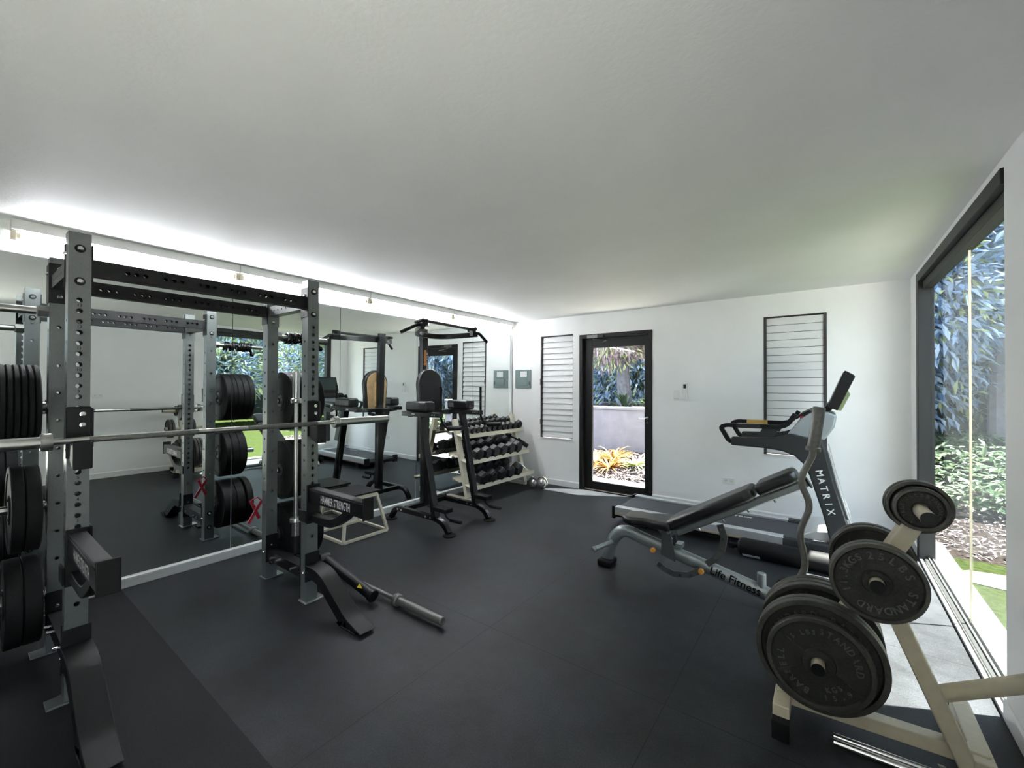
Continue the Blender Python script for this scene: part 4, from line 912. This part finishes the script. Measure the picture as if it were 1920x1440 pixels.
def pad(u0, u1, hw, nm):
    m = MB(); c = V(3.14, BY, 0.405); r_ = 0.03
    poly = [(u0, -hw), (u1-0.04, -hw), (u1, -hw+0.035), (u1, hw-0.035), (u1-0.04, hw), (u0, hw)]
    m.prism(poly, c, bdir, (0, 1, 0), bn, 0.075); obj(nm, m, LEATHER, t, bevel=0.026, seg=4)
pad(0.0, 0.635, 0.14, 'back_pad'); pad(0.652, 0.905, 0.125, 'head_pad')
m = MB(); c = V(3.14, BY, 0.405)-bn*0.035; m.beam(c+bdir*0.0, c+bdir*0.925, 0.07, 0.05, up=(0, 0, 1)); br = obj('back_rail', m, BENCHG, t, bevel=0.012, seg=3)
for k in range(5): p = c+bdir*(0.16+0.18*k)-bn*0.026; obj('bolt', MB().cyl(p, p-bn*0.018, 0.007, 8), CHROME, br)
m = MB(); m.cyl(c+bdir*0.925, c+bdir*0.935, 0.04, 18); obj('end_cap', m, BLACK, br)
for s in (-1, 1):
    m = MB(); m.prism([(3.055, 0.20), (3.16, 0.17), (3.13, 0.36), (3.105, 0.40), (3.08, 0.40), (3.06, 0.36)], (0, BY+s*0.052-0.004, 0), (1, 0, 0), (0, 0, 1), (0, 1, 0), 0.008); obj('hinge_plate', m, BENCHD, t, bevel=0.003)
def arcplate(nm, pts, wd, holes):
    m = MB(); m.rsweep([(x, BY-0.045, z) for x, z in pts], 0.008, wd, (0, 1, 0)); o = obj(nm, m, BENCHD, t, bevel=0.002)
    each('hole_rim', [MB().cyl((x, BY-0.0492, z), (x, BY-0.0505, z), 0.010, 12) for x, z in holes], CHROME, o)
arcplate('back_adjust_plate', [(3.455, 0.50), (3.483, 0.42), (3.468, 0.33), (3.425, 0.255), (3.37, 0.205)], 0.045, [(3.462, 0.47), (3.477, 0.40), (3.467, 0.335), (3.43, 0.265)])
arcplate('seat_adjust_plate', [(3.03, 0.125), (3.075, 0.095), (3.15, 0.078), (3.25, 0.098), (3.335, 0.155)], 0.042, [(3.045, 0.115), (3.11, 0.085), (3.19, 0.08), (3.265, 0.098)])
for x, z in ((3.01, 0.235), (3.345, 0.165)):
    m = MB(); m.cyl((x, BY-0.03, z), (x, BY-0.085, z), 0.010, 10); m.cyl((x, BY-0.085, z), (x, BY-0.105, z), 0.019, 16, 1); obj('pull_pin', m, [CHROME, ORANGE], t, bevel=0.003)
m = MB(); m.box((3.155, BY-0.04, 0.27), (3.20, BY+0.04, 0.30)); m.cyl((3.11, BY-0.058, 0.375), (3.11, BY+0.058, 0.375), 0.012, 12); m.beam((3.11, BY, 0.30), (3.02, BY, 0.395), 0.05, 0.03); m.beam((3.11, BY, 0.35), (3.2, BY, 0.42), 0.05, 0.03); obj('hinge', m, BENCHG, t)

# ================================================================== PLATE TREE
t = thing('plate_tree', (4.2, 2.32, 0), 'beige steel plate tree loaded with iron plates by the big window', 'plate tree')
MY = 2.25
m = MB(); m.beam((3.87, MY-0.03, 0.10), (4.52, MY+0.02, 0.10), 0.055, 0.055); obj('base_beam', m, BEIGE, t, bevel=0.004)
m = MB(); m.beam((3.905, MY, 0.09), (4.352, MY, 0.995), 0.06, 0.075, up=(0, 1, 0)); obj('mast', m, BEIGE, t, bevel=0.006)
m = MB(); m.beam((4.225, MY-0.002, 0.66), (4.475, MY-0.002, 0.03), 0.055, 0.078, up=(0, 1, 0)); obj('strut', m, BEIGE, t, bevel=0.006)
for x in (3.895, 4.50):
    m = MB(); m.box((x-0.03, 2.09 if x < 4 else 2.20, 0.06), (x+0.03, 2.60, 0.12)); ft = obj('cross_foot', m, BEIGE, t, bevel=0.004)
    y_ = 2.05 if x < 4 else 2.17
    each('rubber_boot', [MB().box((x-0.032, y_, 0.0), (x+0.032, y_+0.07, 0.075)), MB().box((x-0.032, 2.565, 0.0), (x+0.032, 2.64, 0.075))], BLACK, ft, bevel=0.003)
def horn(x, z, y0, y1, up_):
    m = MB(); d = 1 if y1 > y0 else -1; m.tube([(x, y0, z), (x, y1, z+up_)], 0.0235, 20, caps=False); m.tube([(x, y1, z+up_), (x, y1+d*0.004, z+up_)], 0.0235, 20, 1)
    m.lathe([(0.0, 0), (0.036, 0), (0.036, 0.008), (0.02, 0.008)], (x, y0, z), (0, d, 0), 20)
    return obj('plate_horn', m, [BEIGE, BLACK], t)
HN = [(4.022, 0.330), (4.198, 0.715), (4.333, 0.985)]
for x, z in HN:
    horn(x, z, MY-0.03, 2.022 if z > 0.5 else 2.05, 0.012); horn(x, z, MY+0.03, 2.60, 0.012)
m = MB(); m.tube([(4.40, 2.30, 0.27), (4.645, 2.265, 0.437)], 0.029, 20); obj('side_horn', m, BEIGE, t)
m = MB(); m.lathe([(0.0, 0), (0.030, 0), (0.030, 0.30), (0.025, 0.30), (0.025, 0.01), (0, 0.01)], (3.90, 2.47, 0.12), (0, 0, 1), 18); m.box((3.87, 2.44, 0.10), (3.93, 2.50, 0.122)); obj('bar_holder', m, BEIGE, t)
# iron plates
def iron(R, th_, txts, spokes=False):
    r = thing('iron_plate', (0, 0, 0), 'x', 'weight plate'); h = th_/2; m = MB()
    rim = max(0.012, R*0.09); ri = R-rim; rh = R*0.30
    prof = [(0.0256, -h), (rh, -h), (rh*1.08, -h*0.45), (ri-0.006, -h*0.45), (ri, -h), (R-0.003, -h), (R, -h+0.003), (R, h-0.003), (R-0.003, h), (ri, h), (ri-0.006, h*0.45), (rh*1.08, h*0.45), (rh, h), (0.0256, h), (0.0256, -h)]
    m.lathe(prof, (0, 0, 0), (0, 1, 0), 64, mis=[0, 0, 0, 0, 1, 1, 1, 1, 1, 0, 0, 0, 0, 0])
    if spokes:
        for k in range(6):
            a = math.radians(30+60*k); p = V(math.cos(a), 0, math.sin(a)); m.beam(p*rh*0.98+V(0, -h*0.45, 0), p*(ri-0.002)+V(0, -h*0.45, 0), 0.012, h*0.5, up=(0, 1, 0), mi=0)
    obj('disc', m, [IRON, IRONRIM], r, local=True, smooth=30)
    for tx, a, sp, rr, sz, inw in txts: m = MB(); ring_text(m, tx, sz, (0, -h*0.45-0.0012, 0), (0, -1, 0), (1, 0, 0), rr, a, sp, 0.0012, inward=inw, sx=0.95); obj('lettering', m, IRONHI, r, local=True, smooth=0)
    return r
def pl(o, x, y, z, lab, grp, rot=0.0):
    o.location = (x, y, z); o.rotation_euler = (0, rot, 0); tag(o, lab, 'weight plate', grp); return o
G = 'iron plates on the tree, window side front row'
p45 = iron(0.225, 0.034, [('STANDARD BARBELL', 90, 11, 0.165, 0.034, False), ('45 LBS', 270, 12, 0.165, 0.034, True)])
pl(p45, HN[0][0], 2.155, HN[0][1]+0.016, 'largest iron plate on the lowest front horn, behind the thirty-five pound plate', 'large iron plates on the lowest horns')
dup(p45, (HN[0][0], 2.191, HN[0][1]+0.016), (0, 0.6, 0), label='second large iron plate on the lowest front horn, against the tree mast')
for k, (yy, lb_) in enumerate(((2.335, 'large iron plate on the rear lowest horn, against the tree mast'), (2.377, 'middle large iron plate on the rear lowest horn of the tree'), (2.419, 'outermost large iron plate on the rear lowest horn, below the curl bar'))):
    dup(p45, (HN[0][0], yy, HN[0][1]+0.016), (0, 0.5+k, PI), label=lb_)
p35 = iron(0.18, 0.034, [('STANDARD', 44, 12, 0.128, 0.034, False), ('BARBELL', 214, 12.5, 0.128, 0.034, False), ('35 LBS', 123, 10, 0.118, 0.026, False), ('15.9', 300, 13, 0.13, 0.026, True), ('KGS', 300, 13, 0.10, 0.026, True)], True)
pl(p35, HN[0][0]+0.001, 2.112, HN[0][1]+0.010, 'front iron plate on the lowest horn, marked 35 LBS and STANDARD BARBELL', 'mid-size iron plates on the tree', 0.0)
p25 = iron(0.143, 0.030, [('25LBS', 64, 19, 0.098, 0.038, False), ('11.3KGS', 165, 14, 0.098, 0.036, False), ('STANDARD', 296, 15.5, 0.098, 0.036, False)])
pl(p25, HN[1][0]+0.001, 2.068, HN[1][1]+0.012, 'iron plate marked 25LBS, outermost on the middle horn', 'twenty-five pound iron plates on the middle horns')
dup(p25, (HN[1][0]+0.001, 2.106, HN[1][1]+0.010), (0, 0.8, 0), label='iron plate directly behind the outermost 25LBS plate on the middle horn')
dup(p25, (HN[1][0]+0.001, 2.33, HN[1][1]+0.008), (0, 0.3, PI), label='iron plate on the rear middle horn, inner one against the tree mast')
dup(p25, (HN[1][0]+0.001, 2.372, HN[1][1]+0.008), (0, 1.3, PI), label='iron plate on the rear middle horn, outer one away from the tree mast')
p10 = iron(0.099, 0.022, [('10 LBS', 90, 16, 0.068, 0.02, False)])
pl(p10, HN[2][0], 2.236, HN[2][1]+0.006, 'wider iron plate on the top horn directly behind the smallest plate', 'small iron plates on the top horns')
dup(p10, (HN[2][0]-0.004, 2.262-0.052+0.05, HN[2][1]+0.006), (0, 0.8, 0), label='innermost iron plate on the top horn, against the tree mast')
p2 = iron(0.081, 0.020, [('2½LBS', 105, 17, 0.052, 0.018, False), ('STANDARD', 20, 13, 0.052, 0.017, False), ('1.1KGS', 205, 15, 0.052, 0.018, False)])
pl(p2, HN[2][0]+0.0, 2.192, HN[2][1]+0.008, 'smallest iron plate, marked 2½LBS STANDARD, on the top horn', 'small iron plates on the top horns')
# EZ curl bar standing in the tree
t = thing('curl_bar', (3.90, 2.47, 0.13), 'grey zigzag curl bar standing upright behind the plate tree', 'curl bar')
ez = [(3.902, 2.47, 0.14), (3.902, 2.47, 0.44), (3.906, 2.47, 0.45), (3.965, 2.47, 0.575), (3.965, 2.47, 0.63), (3.942, 2.47, 0.745), (3.990, 2.47, 0.885), (3.944, 2.47, 1.0), (3.996, 2.47, 1.125), (3.998, 2.47, 1.15)]
m = MB(); m.tube(smooth_path(ez, 0.045, 5), 0.0145, 16); obj('shaft', m, DULLSTEEL, t)
m = MB(); m.lathe([(0.014, 0), (0.031, 0), (0.031, 0.016), (0.0255, 0.02), (0.0255, 0.205), (0.022, 0.21), (0, 0.21)], (3.998, 2.47, 1.148), (0.12, 0, 1), 24); obj('sleeve', m, DULLSTEEL, t)
# loose chrome rods lying at the tree base
for k, (ya_, lb_) in enumerate(((2.160, 'thin chrome dumbbell rod on the floor before the tree base, outer one'), (2.196, 'thin chrome dumbbell rod on the floor alongside the tree base beam'))):
    t = thing('chrome_rod', (4.25, ya_, 0), lb_, 'rod', 'chrome rods by the plate tree'); m = MB(); m.cyl((4.07, ya_, 0.0135), (4.46, ya_+0.02, 0.0135), 0.013, 14); obj('bar', m, CHROME, t)
    m = MB(); m.lathe([(0.0135, 0), (0.024, 0), (0.024, 0.02), (0.0135, 0.02)], (4.38, ya_+0.016, 0.024), (1, 0, 0), 14) if k else m.cyl((4.34, ya_+0.013, 0.0165), (4.355, ya_+0.014, 0.0165), 0.0165, 14); obj('collar', m, STEEL, t)

# ================================================================== OUTSIDE
def leaf_card(mb, c, d, n, ln, wd, mi=None, bend=0.25):
    d = d.normalized(); s = d.cross(n)
    if s.length < 1e-3: s = d.cross(V(1, 0, 0.3))
    s.normalize(); n2 = s.cross(d)
    mb.add([c, c+d*ln*0.5+s*wd/2, c+d*ln-n2*ln*bend, c+d*ln*0.5-s*wd/2], [(0, 1, 2, 3)], mi)
def rv(r): return V(r.gauss(0, 1), r.gauss(0, 1), r.gauss(0, 1))
def crown(mb, c, rad, n, ln, wd, seed, mi2=0.3, lumps=14):
    r = random.Random(seed); c = Vector(c); L_ = []
    for _ in range(lumps):
        q = rv(r).normalized(); L_.append((c+V(q.x*rad[0], q.y*rad[1], q.z*rad[2])*r.uniform(0.35, 0.85), r.uniform(0.3, 0.5)))
    for _ in range(n):
        lc, lr = r.choice(L_); q = rv(r).normalized(); p = lc+V(q.x*rad[0], q.y*rad[1], q.z*rad[2])*lr*r.uniform(0.6, 1.0)
        d = (q+rv(r)*0.5); leaf_card(mb, p, d, V(0, 0, 1)+rv(r)*0.3, ln*r.uniform(0.6, 1.3), wd*r.uniform(0.7, 1.2), 1 if r.random() < mi2 else 0)
GZ = -0.11
m = MB(); m.box((W+0.1, 2.0-14, GZ-0.3), (24, 5.55, GZ)); m.box((8.5, 5.55, GZ-0.3), (24, 24, GZ)); struct('lawn', m, GRASSM)
m = MB(); m.box((W+0.2, 5.55, GZ-0.3), (8.5, 24, GZ+0.001)); struct('terrain', m, MULCH)
m = MB(); m.box((-14, L+0.1, GZ-0.3), (W+0.2, 30, GZ-0.02)); struct('terrain', m, LITG)
m = MB(); m.box((0.3, L+0.101, GZ-0.02), (3.2, L+0.95, -0.02)); o = struct('path', m, PAVE)
m = MB(); m.box((W+0.1, -9, -0.12), (W+5.5, 0.4, -0.03)); struct('path', m, PAVE)  # unseen pale paving, added to bounce sunlight up through the windows
m = MB(); m.prism([(0, 0), (0.30, -0.06), (0.42, 0.1), (0.36, 0.34), (0.08, 0.30), (-0.05, 0.16)], (4.93, 4.92, GZ), (1, 0, 0), (0, 1, 0), (0, 0, 1), 0.007); o = obj('stepping_stone', m, CONC, loc=(5, 5, GZ), bevel=0.004); tag(o, 'pale flat stepping stone in the lawn outside the window', 'stepping stone')
# ground cover and twigs on mulch
m = MB(); r = random.Random(5)
for _ in range(5200):
    y = 7.3+r.random()**1.5*4.5; x = r.uniform(4.9, 9.5); zb = GZ+min(0.45, (y-7.0)*0.18)
    leaf_card(m, V(x, y, zb+r.random()*0.28), V(r.gauss(0, 1), r.gauss(0, 1), abs(r.gauss(0.4, 0.5))), V(0, 0, 1), r.uniform(0.08, 0.2), r.uniform(0.04, 0.08))
o = obj('ground_cover_foliage', m, LEAFG, smooth=0); tag(o, 'bright green low ground cover plants beyond the mulch outside the window', 'foliage', kind='stuff')
m = MB()
for _ in range(3800):
    x = r.uniform(4.9, 8.4); y = r.uniform(5.6, 8.0); leaf_card(m, V(x, y, GZ+0.012+r.random()*0.02), V(r.gauss(0, 1), r.gauss(0, 1), r.gauss(0, 0.15)), V(0, 0, 1), r.uniform(0.03, 0.1), r.uniform(0.01, 0.03))
o = obj('mulch_litter', m, LITTER, smooth=0); tag(o, 'brown bark chips and dry leaves on the planting bed', 'leaf litter', kind='stuff')
# litter in door garden
m = MB()
for _ in range(5200):
    y = r.uniform(L+0.7, 8.12); x = r.uniform(-1.0, 2.6); zb = GZ+max(0, (y-6.4))*0.14
    leaf_card(m, V(x, y, zb+r.random()*0.03), V(r.gauss(0, 1), r.gauss(0, 1), r.gauss(0.1, 0.2)), V(0, 0, 1), r.uniform(0.05, 0.16), r.uniform(0.015, 0.04))
o = obj('door_garden_litter', m, LITTER, smooth=0); tag(o, 'pinkish dry leaf litter on the slope outside the glass door', 'leaf litter', kind='stuff')
m = MB(); m.add([(-14, 6.35, GZ-0.021), (4.7, 6.35, GZ-0.021), (4.7, 8.4, GZ+0.26), (-14, 8.4, GZ+0.26), (-14, 8.4, GZ-0.3), (4.7, 8.4, GZ-0.3), (4.7, 6.35, GZ-0.3), (-14, 6.35, GZ-0.3)], [(0,1,2,3), (2,1,6,5), (0,3,4,7), (3,2,5,4), (7,4,5,6), (1,0,7,6)]); struct('terrain', m, LITG)
m = MB(); m.box((-14, 8.3, GZ), (4.5, 8.5, 0.98)); m.box((-14, 8.27, 0.98), (4.5, 8.53, 1.04)); struct('garden_wall', m, CONCW, bevel=0.01)
m = MB(); m.box((-14, 8.5, GZ), (4.7, 24, 0.9)); struct('terrain', m, LITG)
# bromeliads
def strap_plant(c, n, ln, mt, label, cat, seed, wd=0.045, name='bromeliad', up=0.8):
    r = random.Random(seed); m = MB()
    for k in range(n):
        a = r.uniform(0, 2*PI); el_ = r.uniform(0.25, 1.25)*up; L_ = ln*r.uniform(0.7, 1.1); d = V(math.cos(a), math.sin(a), 0); pts = []
        for j in range(6):
            s_ = j/5; pts.append(Vector(c)+d*(L_*s_*math.cos(el_)*0.9+L_*0.15*s_*s_)+V(0, 0, L_*(s_*math.sin(el_)-0.35*s_*s_*s_)+0.01))
        sd_ = V(-math.sin(a), math.cos(a), 0); vs = []
        for j, p in enumerate(pts):
            ww = wd*(1-0.9*(j/5)**2)/2; vs += [p-sd_*ww+V(0, 0, ww*0.4), p, p+sd_*ww+V(0, 0, ww*0.4)]
        fs = []
        for j in range(5): fs += [(3*j, 3*j+1, 3*j+4, 3*j+3), (3*j+1, 3*j+2, 3*j+5, 3*j+4)]
        m.add(vs, fs)
    o = obj(name, m, mt, loc=Vector(c), smooth=60); tag(o, label, cat); return o
gs = lambda y: GZ+max(0, (y-6.35))*0.135
for i, (x, y, L_, lab) in enumerate(((0.95, 7.05, 0.48, 'orange bromeliad outside the door, front clump next to the glass'), (0.60, 7.25, 0.5, 'orange bromeliad at the hinge side of the door view'), (0.80, 7.55, 0.55, 'orange and yellow bromeliad behind the front clumps, before the garden wall'))):
    o = strap_plant((x, y, gs(y)), 46, L_, LEAFO, lab, 'bromeliad', 11+i); o['group'] = 'orange bromeliads outside the glass door'
o = strap_plant((1.32, 7.35, gs(7.35)), 36, 0.42, LEAFY, 'yellow green bromeliad at the handle side of the orange clumps', 'bromeliad', 21)
# trees behind the garden wall
def tree(name, base, h, rad, cz, n, mats, label, seed, tr=0.12, ln=0.28, wd=0.12, lean=(0, 0), cat='tree', mi2=0.3, grp=None):
    t = thing(name, base, label, cat, grp); b = Vector(base); m = MB(); r = random.Random(seed)
    top = b+V(lean[0], lean[1], h); m.tube([b-V(0, 0, 0.1), b+(top-b)*0.5+V(r.uniform(-.1, .1), r.uniform(-.1, .1), 0), top], [tr, tr*0.8, tr*0.4], 10)
    for k in range(5):
        s = 0.45+0.1*k; p = b+(top-b)*s; a = r.uniform(0, 2*PI); m.tube([p, p+V(math.cos(a)*rad[0]*0.6, math.sin(a)*rad[1]*0.6, rad[2]*0.35)], [tr*0.35, tr*0.12], 6)
    obj('trunk', m, TREEB, t)
    m = MB(); crown(m, b+V(lean[0], lean[1], cz), rad, n, ln, wd, seed, mi2); obj('crown', m, mats, t, smooth=0); return t
tree('garden_tree', (0.0, 10.2, 0.85), 3.2, (2.0, 1.6, 1.5), 2.5, 14000, [LEAFP, LEAFY], 'pinkish leafed tree behind the garden wall, seen through the door', 31, tr=0.18, ln=0.16, wd=0.05, mi2=0.35)
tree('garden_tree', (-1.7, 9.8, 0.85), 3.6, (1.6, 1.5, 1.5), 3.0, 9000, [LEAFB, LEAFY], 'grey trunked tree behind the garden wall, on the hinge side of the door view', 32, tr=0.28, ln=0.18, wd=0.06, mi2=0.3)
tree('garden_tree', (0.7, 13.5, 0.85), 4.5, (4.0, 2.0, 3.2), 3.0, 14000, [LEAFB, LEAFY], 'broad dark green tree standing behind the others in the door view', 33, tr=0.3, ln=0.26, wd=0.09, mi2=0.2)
strap_plant((0.25, 9.5, 0.9), 30, 0.8, LEAFG, 'tall green strap-leaf plant on top of the garden wall', 'strap plant', 44, 0.07, 'strap_plant', 1.2)
# hedge and trees beyond the lawn
tl = [((6.6, 11.5, GZ), 5.5, (2.3, 2.0, 3.2), 3.3, 'sky-tinted leafy tree beyond the mulch, filling the far side of the window'),
      ((8.9, 13.0, GZ), 6.0, (2.6, 2.2, 3.4), 3.4, 'dark tree half hidden behind the sky-tinted window tree'),
      ((4.3, 12.6, GZ+0.5), 5.5, (2.0, 2.0, 3.0), 3.0, 'dark tree at the house corner side of the window view'),
      ((13.0, 9.0, GZ), 6.0, (2.8, 2.8, 3.3), 3.3, 'leafy tree across the lawn, at the hedge corner side of the mirrored window view'),
      ((14.5, 5.2, GZ), 6.0, (2.8, 2.8, 3.4), 3.2, 'leafy tree across the lawn, centre of the mirrored window view'),
      ((13.8, 1.5, GZ), 6.0, (2.8, 2.8, 3.3), 3.2, 'leafy tree across the lawn, at the chain strap side of the mirrored window view'),
      ((11.2, 12.2, GZ), 6.0, (2.6, 2.2, 3.4), 3.4, 'leafy tree in the corner of the garden beyond the lawn')]
base_t = None
for i, (b, h, rad, cz, lab) in enumerate(tl):
    if i in (0, 3):
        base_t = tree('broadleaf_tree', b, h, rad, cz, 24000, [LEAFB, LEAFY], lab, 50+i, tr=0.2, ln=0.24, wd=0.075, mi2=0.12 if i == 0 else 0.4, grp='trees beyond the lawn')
    else:
        dup(base_t, b, (0, 0, i*1.3), label=lab)
# low hedge under them so that no gap shows at the horizon
def hedge(p0, p1, h, wdt, label, seed, mats, n=7000):
    r = random.Random(seed); m = MB(); p0 = Vector(p0); p1 = Vector(p1); d = p1-p0; s = V(-d.y, d.x, 0).normalized()
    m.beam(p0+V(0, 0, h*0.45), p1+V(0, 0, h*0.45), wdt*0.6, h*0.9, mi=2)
    for _ in range(n):
        q = p0+d*r.random()+s*r.uniform(-wdt/2, wdt/2)+V(0, 0, h*(0.05+0.95*r.random())); leaf_card(m, q, rv(r)+V(0, 0, 0.3), V(0, 0, 1), r.uniform(0.14, 0.28), r.uniform(0.05, 0.1), 1 if r.random() < 0.3 else 0)
    o = obj('hedge', m, mats, loc=p0, smooth=0); tag(o, label, 'hedge', kind='thing')
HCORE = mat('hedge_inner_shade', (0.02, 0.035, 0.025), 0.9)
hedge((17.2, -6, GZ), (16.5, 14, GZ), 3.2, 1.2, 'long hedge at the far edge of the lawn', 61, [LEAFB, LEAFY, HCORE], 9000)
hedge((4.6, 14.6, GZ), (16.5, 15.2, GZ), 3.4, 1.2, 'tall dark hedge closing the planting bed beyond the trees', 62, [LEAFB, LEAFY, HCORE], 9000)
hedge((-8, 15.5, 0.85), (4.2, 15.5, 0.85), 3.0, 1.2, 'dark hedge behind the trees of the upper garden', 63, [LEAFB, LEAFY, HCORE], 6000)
